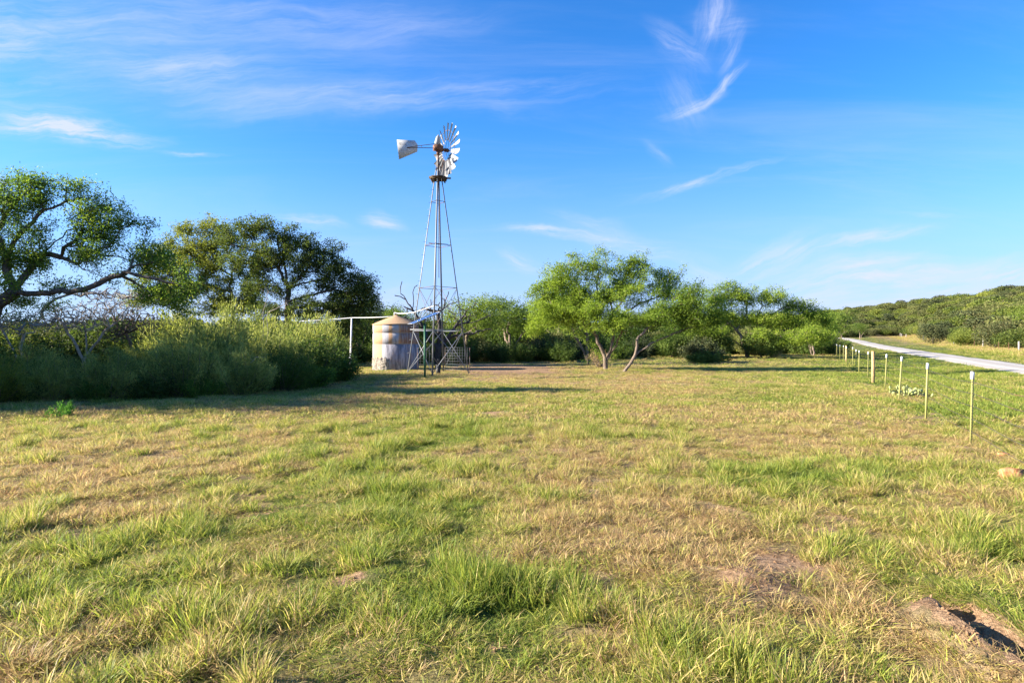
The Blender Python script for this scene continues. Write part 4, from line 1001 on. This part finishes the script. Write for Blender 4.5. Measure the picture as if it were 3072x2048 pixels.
# ------------------------------------------------------------------ windmill
WX, WY = -4.08, 33.0
def build_windmill():
    g0 = gz(WX, WY)
    root = empty('windmill', (WX, WY, g0)); tag(root, 'tall galvanised windmill with open four-legged tower and many-bladed wheel', 'windmill')
    H = 10.9; hb, ht = 1.75, .21
    dirs = [np.array(d, float) for d in ((-.05, -1.03, 0), (-.99, .02, 0), (.055, 1.0, 0), (.98, -.03, 0))]
    def lp(k, z): 
        r = hb+(ht-hb)*z/H; return dirs[k]*r+np.array((0, 0, z))
    for k in range(4):
        mb = MB(); mb.angle_bar(lp(k, -.2), lp(k, H+.35), .065, .009, dirs[k])
        leg = mb.build('leg', M['galv'], root)
        if k == 1:
            sb = MB(); sb.tube([(0, 0, 0), (-.14, -.03, 0)], .008, 5); bm_ = mesh_np('step_bolt', np.concatenate(sb.V), [np.array(f) for q_, f in sorted(sb.F.items())], [M['galv']])
            for i in range(28):
                st = obj('step_bolt', bm_, leg, tuple(lp(k, .8+i*.36))); st.rotation_euler = (0, 0, R(-35 if i % 2 else 35))
    for z in (9.5, 7.1, 4.75, 2.38):
        for k in range(4):
            mb = MB(); a = lp(k, z); b_ = lp((k+1) % 4, z); mb.angle_bar(a, b_, .03 if z > 3 else .032, .005, (0, 0, 1)); mb.build('girt', M['galv_rust' if z > 3 else 'galv'], root)
    mb = MB(); a = lp(0, 7.12)+np.array((-.25, 0, 0)); mb.box((0, 0, 7.17), (1.1, .09, .035), [[.9, -.43, 0], [.43, .9, 0], [0, 0, 1]]); mb.build('guide_board', M['wood_dark'], root)
    mb = MB(); mb.box((0, 0, 2.44), (3.1, .03, .035)); mb.build('cross_bar', M['galv'], root)
    for (z0, z1, r) in ((2.38, 4.75, .011), (0.1, 2.38, .016)):
        for k in range(4):
            j = (k+1) % 4
            for (a, b_) in ((k, j), (j, k)):
                mb = MB()
                if z0 > 1: mb.tube([lp(a, z0), lp(b_, z1)], r, 6)
                else: mb.angle_bar(lp(a, z0), lp(b_, z1), .028, .005, dirs[a])
                mb.build('brace', M['galv'] if z0 < 1 else M['galv_rust'], root)
    # platform
    mb = MB(); a8 = [(.52*math.cos(R(22.5+45*i)), .52*math.sin(R(22.5+45*i))) for i in range(8)]
    for i in range(7):
        y0 = -.50+i*.145; c = math.sqrt(max(0, .53**2-(y0+.065)**2)); ww = min(c, .49)
        pb = MB(); pb.box((0, y0+.065, H-.10), (2*ww, .13, .035)); pb.build('platform_board', M['wood_dark'], root)
    mb.box((0, -.33, H-.16), (.86, .06, .08)); mb.box((0, .33, H-.16), (.86, .06, .08)); mb.box((.33, 0, H-.235), (.06, .92, .07)); mb.box((-.33, 0, H-.235), (.06, .92, .07))
    mb.box((.50, -.10, H-.13), (.42, .16, .05), [[.97, -.24, 0], [.24, .97, 0], [0, 0, 1]])
    mb.build('platform_frame', M['wood_dark'], root)
    # mast pipe, head braces, pump rod
    mb = MB(); mb.tube([(0, 0, H-.4), (0, 0, 12.25)], .045, 10); mb.build('mast', M['rust'], root)
    for k in range(4):
        mb = MB(); p = lp(k, H+.35); mb.angle_bar(p, (p[0]*.25, p[1]*.25, 11.95), .045, .007, dirs[k]); mb.build('mast_brace', M['galv_rust'], root)
    mb = MB(); mb.tube([(0.04, 0, 5.3), (0.02, 0, 11.8)], .017, 6); mb.build('pump_rod', M['galv_rust'], root)
    mb = MB(); mb.tube([(-.12, .08, 2.4), (-.12, .08, 5.0), (-.1, .05, 9), (-.05, .02, 11.5)], .006, 4); mb.build('furl_wire', M['wire'], root)
    # head
    n = np.array((math.sin(R(57)), math.cos(R(57)), 0)); t = np.array((n[1], -n[0], 0)); z = np.array((0, 0, 1.))
    Rm = np.array([n, t, z]).T                              # local x = shaft axis
    hz = 12.42
    hub = np.array((0, 0, hz))+n*.50
    mb = MB()
    def loc(pts): return [Rm@np.array(p)+np.array((0, 0, hz)) for p in pts]
    mb.box((0, 0, hz+.02), (.52, .24, .30), Rm); mb.tube(loc([(-.12, 0, .1), (.05, 0, .17), (.2, 0, .1)]), [.10, .15, .11], 10)
    mb.tube(loc([(.2, 0, 0), (.62, 0, 0)]), [.08, .06], 10); mb.tube(loc([(0, 0, -.35), (0, 0, -.1)]), [.07, .12], 10)
    mb.build('gearbox', M['rust'], root)
    mb = MB(); mb.tube(loc([(-.05, -.05, .15), (-.02, -.03, .35), (0, 0, .62), (.02, 0, .78)]), [.15, .17, .12, .02], 12)
    mb.build('hood', M['blade'], root)
    # wheel
    wheel = empty('wheel', tuple(hub)); wheel.parent = root
    RO, RI = 1.47, .55; nb = 18; p = R(29)
    hb_ = MB(); hb_.tube([-n*.10, n*.12], .10, 12); hb_.tube([n*.12, n*.2], .05, 10); hb_.build('hub', M['rust'], wheel)
    def rad(a): return math.cos(a)*z+math.sin(a)*t
    def tan(a): return -math.sin(a)*z+math.cos(a)*t
    for rr, rad_, nm in ((1.07, .014, 'outer_rim'), (.60, .012, 'inner_rim')):
        m2 = MB(); m2.tube([rad(2*math.pi*i/54)*rr-n*.03 for i in range(55)], rad_, 5, False); m2.build(nm, M['galv_rust'], wheel)
    sk = MB()
    for i in range(6):
        a = 2*math.pi*(i+.5)/6
        sk.tube([rad(a)*.09+n*.08, rad(a)*1.07-n*.03], .009, 5); sk.tube([rad(a)*.09-n*.09, rad(a)*1.07-n*.03], .009, 5)
    sk.build('spokes', M['galv_rust'], wheel)
    rb = random.Random(3)
    for i in range(nb):
        a = 2*math.pi*(i+.35)/nb; r_ = rad(a); tt = tan(a)
        c = math.cos(p+rb.uniform(-.06, .06)); s_ = math.sin(p+rb.uniform(-.06, .06))
        cd = tt*c-n*s_; nn = n*c+tt*s_                       # chord and normal
        V = []; K = 5
        rout = RO-rb.uniform(0, .05)
        for (rr, wd) in ((RI, .19), ((RI+rout)/2, .29), (rout, .40)):
            for j in range(K):
                q = j/(K-1)-.5; bow = .18*wd*(1-4*q*q)
                V.append(r_*rr+cd*(q*wd)+nn*bow)
        V = np.array(V); V2 = V-nn*.008
        fs = []
        def q4(b0, o_): return (b0, b0+1, b0+K+1, b0+K) if not o_ else (b0+15, b0+K+15, b0+K+16, b0+16)
        for i2 in range(2):
            for j in range(K-1): fs += [q4(i2*K+j, 0), q4(i2*K+j, 1)]
        m3 = MB(); m3.add(np.concatenate([V, V2]), fs)
        m3.build('blade', M['blade'], wheel)
    # tail
    tb = MB(); tb.tube(loc([(-.05, 0, .02), (-1.0, 0, -.12), (-1.85, 0, -.28)]), .018, 6); tb.tube(loc([(-.1, 0, .26), (-.6, 0, .12), (-1.85, 0, -.26)]), .016, 6)
    tb.tube(loc([(-1.0, 0, -.12), (-1.0, 0, .03)]), .01, 5); tb.tube(loc([(-1.85, -.015, -.58), (-1.85, -.015, .02)]), .012, 5)
    tb.build('tail_arm', M['rust'], root)
    pts = [(-2.42, .06), (-1.40, .20), (-1.22, .0), (-1.24, -.38), (-2.30, -.98)]
    V = [(x, y, zz) for y in (-.003, .003) for x, zz in pts]
    vm = MB(); vm.add([Rm@np.array((x, y-.0, q))+np.array((0, 0, hz)) for x, y, q in V], [(4, 3, 2, 1, 0), (5, 6, 7, 8, 9)]+[(i, (i+1) % 5, 5+(i+1) % 5, 5+i) for i in range(5)])
    vane = vm.build('vane', M['vane'], root)
    # faded, unreadable lettering: rows of worn strokes on the vane's near face
    lt = MB(); rl = random.Random(9)
    for (x0, x1, zz, h_, tilt) in ((-2.30, -1.86, -.13, .13, .10), (-1.76, -1.42, .05, .12, .06), (-2.26, -1.90, -.44, .13, .10), (-1.78, -1.44, -.28, .11, .08), (-2.22, -1.98, -.72, .12, .12)):
        x = x0
        while x < x1:
            hh = h_*rl.uniform(.6, 1.0); wv = rl.choice((.012, .016, .02))
            z0 = zz+(x-x0)*tilt
            if rl.random() > .18:
                for yy in (.0048, -.0048):
                    lt.box(Rm@np.array((x, yy, z0))+np.array((0, 0, hz)), (wv, .002, hh), Rm)
                    if rl.random() < .55: lt.box(Rm@np.array((x+.018, yy*1.02, z0+rl.choice((-.4, 0, .4))*hh))+np.array((0, 0, hz)), (.03, .002, .012), Rm)
            x += rl.uniform(.035, .055)
    lt.build('faded_lettering', plain('faded_paint', (.50, .44, .42), .8, .3), vane)
build_windmill()

# well casing under the tower
X0, Y0 = -4.0, 32.4
mb = MB(); mb.tube([(0, 0, -.1), (0, 0, .48)], .12, 14); mb.tube([(0, 0, .48), (0, 0, .53)], .15, 14); mb.tube([(.05, .02, .53), (.05, .02, .75), (.0, -.1, .8)], .03, 8)
tag(mb.build('well_casing', M['black'], None, True, (X0, Y0, gz(X0, Y0))), 'short dark well casing standing on the grass under the windmill tower', 'well')

# ------------------------------------------------------------------ tank
def tank_mat():
    m_, b = mat('stained_tank_concrete')
    tc = b.n('ShaderNodeTexCoord').outputs['Object']
    sp = b.n('ShaderNodeSeparateXYZ', ins={0: tc}); x, y, z = sp.outputs
    mp = b.n('ShaderNodeMapping', ins={0: tc, 3: (1, 1, .12)}).outputs[0]
    drip = b.noise(mp, 9, 5, .65); fine = b.noise(tc, 14, 6, .7); big = b.noise(tc, 1.6, 4, .6)
    ang = b.m('ADD', x, b.m('MULTIPLY', b.m('SUBTRACT', drip, .5), .22))
    tan_ = b.mix(big, (.38, .22, .12), (.50, .32, .18)); tan_ = b.mix(b.mr(fine, .5, .8, 0, .6), tan_, (.27, .16, .10))
    pale = b.mix(drip, (.24, .23, .25), (.50, .49, .50)); pale = b.mix(b.mr(drip, .56, .66, 0, .8), pale, (.14, .14, .16))
    def band(a, c, sft=.05): return b.m('MULTIPLY', b.mr(ang, a-sft, a+sft), b.mr(ang, c-sft, c+sft, 1, 0))
    w_ = b.m('MAXIMUM', b.mr(ang, -1.30, -1.22, 1, 0), band(-.58, -.18))
    w_ = b.m('MAXIMUM', w_, band(.05, .44))
    c = b.mix(w_, tan_, pale)
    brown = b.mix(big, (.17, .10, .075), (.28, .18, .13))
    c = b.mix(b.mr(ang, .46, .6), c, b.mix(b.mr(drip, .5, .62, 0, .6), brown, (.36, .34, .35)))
    low = b.mr(b.m('ADD', z, b.m('MULTIPLY', b.m('SUBTRACT', fine, .5), .3)), 1.62, 1.52, 0, 1)
    lowr = b.m('MULTIPLY', b.mr(z, 1.68, 1.52), b.mr(ang, -.55, -.15))
    lowc = b.mix(b.mr(drip, .4, .6), (.34, .32, .35), (.15, .145, .17)); lowc = b.mix(b.mr(big, .5, .7, 0, .7), lowc, (.30, .21, .19))
    c = b.mix(lowr, c, lowc)
    joint = b.m('MINIMUM', b.m('ABSOLUTE', b.m('SUBTRACT', z, 1.62)), b.m('ABSOLUTE', b.m('SUBTRACT', z, 2.3)))
    c = b.mix(b.mr(joint, .012, .03, .55, 0), c, (.62, .58, .55))
    return finish(m_, b, pbr(b, c, .9, 0, .2, bump(b, fine, .35, .02)))
def build_tank():
    TX, TY, Rr, Hh = -7.38, 38.0, 1.44, 2.84
    root = empty('water_tank', (TX, TY, gz(TX, TY))); tag(root, 'round stained concrete water tank with low cone roof beside the windmill', 'water tank')
    tm = tank_mat()
    def lathe(prof, seg=64, wob=0.0):
        V = []; rng = np.random.default_rng(2)
        for (r_, z_) in prof:
            for i in range(seg):
                a = 2*math.pi*i/seg; q = r_+wob*float(vn(a*6, z_*3, 5)-.5)
                V.append((q*math.cos(a), q*math.sin(a), z_))
        f = [(i*seg+j, i*seg+(j+1) % seg, (i+1)*seg+(j+1) % seg, (i+1)*seg+j) for i in range(len(prof)-1) for j in range(seg)]
        return V, f
    for (z0, z1) in ((-.1, 1.60), (1.61, 2.285), (2.295, Hh)):
        V, f = lathe([(Rr-.03, z0), (Rr, z0+.012), (Rr+.004, (z0+z1)/2), (Rr, z1-.012), (Rr-.03, z1)], 64, .012)
        mb = MB(); mb.add(V, f); mb.build('wall_ring', tm, root, True)
    V, f = lathe([(Rr+.045, Hh-.03), (Rr+.05, Hh+.0), (Rr-.02, Hh+.03), (1.0, Hh+.22), (.5, Hh+.41), (.2, Hh+.53), (.08, Hh+.60), (0.001, Hh+.61)], 64)
    mb = MB(); mb.add(V, f)
    mm, b = mat('rusty_tan_roof'); tc = b.n('ShaderNodeTexCoord').outputs['Object']; n1 = b.noise(tc, 8, 5, .7); n2 = b.noise(tc, 1.5, 3, .6)
    finish(mm, b, pbr(b, b.mix(n2, b.mix(n1, (.40, .24, .13), (.52, .34, .19)), (.34, .22, .13)), .85, 0, .2, bump(b, n1, .3, .02)))
    mb.build('roof', mm, root, True)
    # rough patch of broken plaster at the foot, left of centre
    rng = np.random.default_rng(12); nu, nv = 46, 30; V = []
    a0, a1 = R(180+22), R(180+84)
    for j in range(nv):
        for i in range(nu):
            a = a0+(a1-a0)*i/(nu-1); zz = -.05+.80*j/(nv-1)
            e = min(i, nu-1-i, nv-1-j)/4.0; e = min(1, e)
            top = .06*math.sin(i*.7)+.04*math.sin(i*1.9)
            q = Rr+.012+e*(.03+.10*float(fbm(a*9, zz*7, 61, 4)))
            V.append((q*math.cos(a), q*math.sin(a), zz+top*(j/(nv-1))))
    f = [(j*nu+i, j*nu+i+1, (j+1)*nu+i+1, (j+1)*nu+i) for j in range(nv-1) for i in range(nu-1)]
    mb = MB(); mb.add(V, f)
    mm, b = mat('broken_plaster'); tc = b.n('ShaderNodeTexCoord').outputs['Object']; n1 = b.noise(tc, 11, 6, .75, 1.2); n2 = b.noise(tc, 3, 3, .6)
    c = b.ramp(n1, [(.3, (.05, .045, .04)), (.45, (.18, .16, .14)), (.55, (.42, .37, .30)), (.7, (.55, .48, .38))])
    finish(mm, b, pbr(b, b.mix(b.mr(n2, .5, .7, 0, .4), c, (.38, .25, .16)), .95, 0, .1, bump(b, n1, 1.0, .08)))
    mb.build('broken_plaster', mm, root)
    return TX, TY
TX, TY = build_tank()

# ------------------------------------------------------------------ white pipes, pole, solar panel, wire panels
def build_pipes():
    root = empty('water_pipe', (-11.0, 40.3, gz(-11.0, 40.3))); tag(root, 'white plastic water pipe carried on a pole and over the tank to the tower', 'pipe')
    o = np.array(root.location)
    P = lambda px, py, Y: wp(px, py, Y)-o
    mb = MB(); b0 = P(1051, 1103, 40.3); mb.tube([(b0[0], b0[1], -.1), P(1052, 1060, 40.3), P(1055, 955, 40.3)], [.055, .055, .05], 10); mb.build('pole', M['white'], root, True)
    mb = MB(); q = P(1051, 1062, 40.3); mb.tube([(b0[0], b0[1]-.02, -.1), (b0[0]+.01, b0[1]-.02, .85)], .09, 10); mb.build('pole_sleeve', M['white'], root, True)
    mb = MB()
    mb.tube([P(900, 963, 41), P(970, 960, 41), P(1010, 957, 40.8), P(1055, 953, 40.3), P(1110, 952.5, 39.3), P(1150, 951, 38.5), P(1183, 948.5, 38.0)], .025, 8)
    mb.tube([P(1183, 952, 38.0), P(1182.5, 938, 38.0)], .025, 8)
    mb.tube([P(1182.5, 938, 38.0), P(1200, 940.5, 37.5), P(1222, 939.5, 36.6), P(1243, 936.5, 35.8), P(1270, 928, 34.8), P(1300, 918, 33.6), P(1308, 917, 33.0)], .025, 8)
    mb.build('overhead_pipe', M['white'], root, True)
build_pipes()
def build_solar():
    X, Y = gp(1274.5, 1133)
    root = empty('solar_panel', (X, Y, gz(X, Y))); tag(root, 'tilted blue solar panel on a dark green post in front of the windmill', 'solar panel')
    mb = MB(); mb.tube([(0, 0, -.1), (0, 0, 2.68)], .052, 14); mb.build('post', M['green_post'], root, True)
    mb = MB(); mb.tube([(0, 0, 2.66), (0, 0, 2.84)], .03, 8); mb.box((0, 0, 2.84), (.5, .05, .05), [[.68, -.7, 0], [.7, .68, 0], [0, 0, 1]]); mb.build('bracket', M['galv'], root)
    d1 = np.array((1.21, 1.05, .62)); L1 = np.linalg.norm(d1); d1 /= L1; d2 = np.array((d1[1], -d1[0], 0)); d2 /= np.linalg.norm(d2)
    n = np.cross(d2, d1); n = n if n[2] > 0 else -n
    Rm = np.array([d1, d2, n]).T; c = np.array((0, 0, 2.93)); L, W = 1.72, .56
    mb = MB()
    for s in (-1, 1):
        mb.box(c+d2*s*(W/2-.012), (L, .024, .04), Rm); mb.box(c+d1*s*(L/2-.012), (.024, W-.05, .04), Rm)
    mb.build('frame', M['galv'], root)
    m_, b = mat('solar_cells'); finish(m_, b, pbr(b, b.mix(b.noise(b.n('ShaderNodeTexCoord').outputs['Object'], 3), (.03, .09, .26), (.05, .13, .34)), .22, 0, .8))
    for i in range(9):
        for j in range(3):
            q = MB(); q.box(c+d1*((i-4)*.184)+d2*((j-1)*.168)+n*.008, (.176, .160, .006), Rm); q.build('solar_cell', m_, root)
    q = MB(); q.box(c-n*.002, (L-.05, W-.05, .01), Rm); q.build('backsheet', M['white'], root)
build_solar()
def wire_panel(x0, x1, Y0, Y1, z0, z1, label):
    root = empty('wire_fence', (x0, Y0, gz(x0, Y0))); tag(root, label, 'fence', 'wire mesh panels around the windmill')
    mb = MB(); d = np.array((x1-x0, Y1-Y0, 0)); L = np.linalg.norm(d); d /= L
    n = int(L/.155)
    for i in range(n+1): mb.tube([d*L*i/n+np.array((0, 0, z0)), d*L*i/n+np.array((0, 0, z1))], .0045, 4)
    k = int((z1-z0)/.15)
    for j in range(k+1): mb.tube([np.array((0, 0, z0+(z1-z0)*j/k)), d*L+np.array((0, 0, z0+(z1-z0)*j/k))], .0045, 4)
    mb.build('wire_mesh', M['galv'], root)
    mb = MB(); mb.tube([(0, 0, -.1), (0, 0, z1)], .016, 6); mb.tube([d*L+np.array((0, 0, -.1)), d*L+np.array((0, 0, z1))], .016, 6); mb.build('stake', M['galv_rust'], root)
wire_panel(-3.95, -2.45, 35.3, 34.6, .12, 1.42, 'bare wire mesh panel at the back of the tower, to the right of the well')
wire_panel(-5.6, -4.75, 35.4, 35.6, .12, 1.38, 'bare wire mesh panel between the tank and the green solar post')

# ------------------------------------------------------------------ fences
def tpost_mesh():
    mb = MB()
    prof = [(-.024, 0), (.024, 0), (.024, .005), (.003, .005), (.003, .032), (-.003, .032), (-.003, .005), (-.024, .005)]
    mb.prism(prof[::-1], -.25, 1.20)
    for i in range(22): mb.box((0, -.003, .06+i*.052), (.014, .008, .010))
    me = mesh_np('t_post', np.concatenate(mb.V), [np.array(f) for k, f in sorted(mb.F.items())], [M['tpost']])
    cb = MB(); cb.box((0, .012, 1.235), (.052, .046, .13)); cb.box((0, .012, 1.305), (.044, .040, .012))
    cm = mesh_np('post_cap', np.concatenate(cb.V), [np.array(f) for k, f in sorted(cb.F.items())], [M['white']])
    return me, cm
def build_fence():
    o = empty('wire_fence', (8.1, 10.5, gz(8.1, 10.5))); tag(o, 'barbed wire fence of olive posts with white caps running along the right of the field', 'fence')
    o0 = np.array(o.location)
    me, cm = tpost_mesh(); rng = random.Random(8)
    sites = [(9.9-6.6-2.4, None)]
    pts = []
    posts = [(8.1, 10.54, 2.2), (9.49, 13.7, 1.7), (11.6, 17.9, 3.0), (13.68, 21.9, 2.6), (17.45, 29.3, 2.0), (19.4, 33.4, .8), (20.9, 36.3, 1.2), (23.9, 41.9, .7), (26.1, 46.6, .6), (28.4, 51.2, .5), (30.3, 55.2, .4), (32.3, 59.2, .3), (34.3, 63.1, .4), (36.3, 67.1, 0), (38.3, 71.1, .5), (6.0, 6.4, 1), (4.0, 2.3, 0)]
    if True:
        posts += [(2.0, -1.7, 0), (40.3, 75.1, 0), (42.3, 79.1, 0)]
    for (x, y, tilt) in posts:
        if 3 < y < 9: continue                              # next one would stand outside the frame to the right
        z = gz(x, y); p = obj('fence_post', me, o, tuple(np.array((x, y, z-.0))-o0)); p.rotation_euler = (R(rng.uniform(-1, 1)), R(tilt), R(rng.uniform(-12, 12)-5)); s = rng.uniform(.97, 1.04); p.scale = (.9, .9, s)
        c = obj('cap', cm, p)
    for (x, y, h, r_) in ((15.35, 25.4, 1.36, .068), (27.35, 48.9, 1.36, .075)):
        mb = MB(); mb.tube([(0, 0, -.2), (.01, 0, h*.5), (0, 0, h-.02), (0, 0, h)], [r_, r_*.98, r_*.96, r_*.85], 12)
        p = mb.build('wooden_post', M['post_wood'], o, True, tuple(np.array((x, y, gz(x, y)))-o0))
    for k, h in enumerate((.22, .45, .68, .90, 1.10)):
        mb = MB(); ys = np.arange(-1.7, 79, 1.0); P = []
        for i, y in enumerate(ys):
            x = 8.1+(y-10.54)*.4985+.0; sag = -.025*math.sin(math.pi*((y-10.5)/4.1 % 1))
            P.append(np.array((x, y, gz(x, y)*.5+float(ground(x, y+.5))*.5+h+sag))-o0)
        mb.tube(P, .0045, 4, False)
        for i, y in enumerate(np.arange(0, 22, .14)):
            x = 8.1+(y-10.54)*.4985; z = float(np.interp(y, ys, [q[2] for q in P])); q = np.array((x, y, 0))-o0; q[2] = z
            mb.tube([q+np.array((.008, 0, .012)), q-np.array((.008, 0, .012))], .0016, 3)
        mb.build('wire', M['wire'], o)
build_fence()
def build_far_fence():
    x0, y0 = float(far_fence_x(73)), 73.0
    o = empty('wire_fence', (x0, y0, gz(x0, y0))); tag(o, 'old wire fence with pale weathered wooden posts beyond the road', 'fence'); o0 = np.array(o.location)
    rng = random.Random(2); mbs = MB(); r_ = .11
    mbs.tube([(0, 0, -.3), (.02, 0, .7), (0, 0, 1.42), (0, 0, 1.45)], [r_, r_*.95, r_*.9, r_*.8], 10)
    pm = mesh_np('old_post', np.concatenate(mbs.V), [np.array(f) for k, f in sorted(mbs.F.items())], [M['post_grey']], True)
    ts = MB(); ts.box((0, 0, .5), (.04, .04, 1.5)); tm = mesh_np('steel_post', np.concatenate(ts.V), [np.array(f) for k, f in ts.F.items()], [M['rust']])
    Y = [30, 48, 73.4, 92, 115.6, 140, 158, 200, 214, 219]
    for y in Y:
        x = float(far_fence_x(y))-.2; p = obj('wooden_post', pm, o, tuple(np.array((x, y, gz(x, y)))-o0)); p.rotation_euler = (R(rng.uniform(-3, 3)), R(rng.uniform(-3, 3)), rng.uniform(0, 6)); p.scale = (1, 1, rng.uniform(.95, 1.1))
    for y in np.arange(33, 225, 5.0):
        if min(abs(y-q) for q in Y) < 2: continue
        x = float(far_fence_x(y))-.2; p = obj('steel_post', tm, o, tuple(np.array((x, y, gz(x, y)))-o0))
    for h in (.3, .6, .9, 1.15):
        mb = MB(); mb.tube([np.array((far_fence_x(y)-.2, y, gz(far_fence_x(y), y)+h))-o0 for y in np.arange(28, 225, 4.0)], .004, 3, False); mb.build('wire', M['wire'], o)
build_far_fence()

# ------------------------------------------------------------------ rocks, cactus
def rock(name, X, Y, r, sq, seed, label):
    rng = np.random.default_rng(seed); V = []; nu, nv = 22, 12
    for j in range(nv):
        ph = math.pi*j/(nv-1)
        for i in range(nu):
            a = 2*math.pi*i/nu; d = np.array((math.sin(ph)*math.cos(a), math.sin(ph)*math.sin(a), math.cos(ph)))
            k = 1+.8*(float(fbm(d[0]*1.6+seed, d[1]*1.6+d[2]*1.9, seed, 4))-.5)
            d = np.sign(d)*np.abs(d)**.85; V.append(d*r*k*np.array((1.25, 1, sq)))
    f = [(j*nu+i, j*nu+(i+1) % nu, (j+1)*nu+(i+1) % nu, (j+1)*nu+i) for j in range(nv-1) for i in range(nu)]
    mb = MB(); mb.add(V, f); o = mb.build('rock', M['rock'], None, False, (X, Y, gz(X, Y)+.02)); tag(o, label, 'rock', 'rocks by the fence')
X, Y = gp(3035, 1432); rock('rock', X, Y, .12, .8, 3, 'larger orange rock lying at the right picture edge below the fence')
X, Y = gp(3012, 1368); rock('rock', X, Y, .065, .7, 5, 'smaller pinkish rock just above the orange rock by the fence wires')
def cactus(X, Y, label, n, seed, s=1.0):
    root = empty('prickly_pear', (X, Y, gz(X, Y))); tag(root, label, 'cactus', 'prickly pears along the fence'); rng = random.Random(seed)
    pads = []
    for i in range(n):
        if i < n*.45 or not pads:
            base = np.array((rng.uniform(-.45, .45)*s, rng.uniform(-.35, .35)*s, -.02)); up = np.array((rng.uniform(-.5, .5), rng.uniform(-.5, .3), 1.))
        else:
            q = rng.choice(pads); base = q[0]+q[1]*q[2]*.95; up = q[1]+np.array((rng.uniform(-.8, .8), rng.uniform(-.5, .5), .2))
        up = up/np.linalg.norm(up); L = rng.uniform(.13, .21)*s; side = np.cross(up, np.array((rng.uniform(-1, 1), rng.uniform(-1, 1), .1))); side /= np.linalg.norm(side); nn = np.cross(side, up)
        if base[2]+L > .42*s: continue
        pads.append((base, up, L)); V = []
        for k, (t, wd) in enumerate(((0, .12), (.15, .42), (.4, .8), (.65, .92), (.88, .62), (1.0, .12))):
            for j in range(10):
                a = 2*math.pi*j/10; V.append(base+up*L*t+side*math.cos(a)*wd*L*.42+nn*math.sin(a)*.022*s)
        f = [(k*10+j, k*10+(j+1) % 10, (k+1)*10+(j+1) % 10, (k+1)*10+j) for k in range(5) for j in range(10)]+[tuple(range(10))[::-1], tuple(range(50, 60))]
        mb = MB(); mb.add(V, f); mb.build('pad', M['cactus'], root, True)
X, Y = gp(2712, 1196); cactus(X+.45, Y+.6, 'pale green prickly pear cactus clump beside the third capped post', 46, 4, 1.0)
X, Y = gp(2770, 1190); cactus(X, Y, 'small low prickly pear just right of the larger clump', 9, 6, .8)
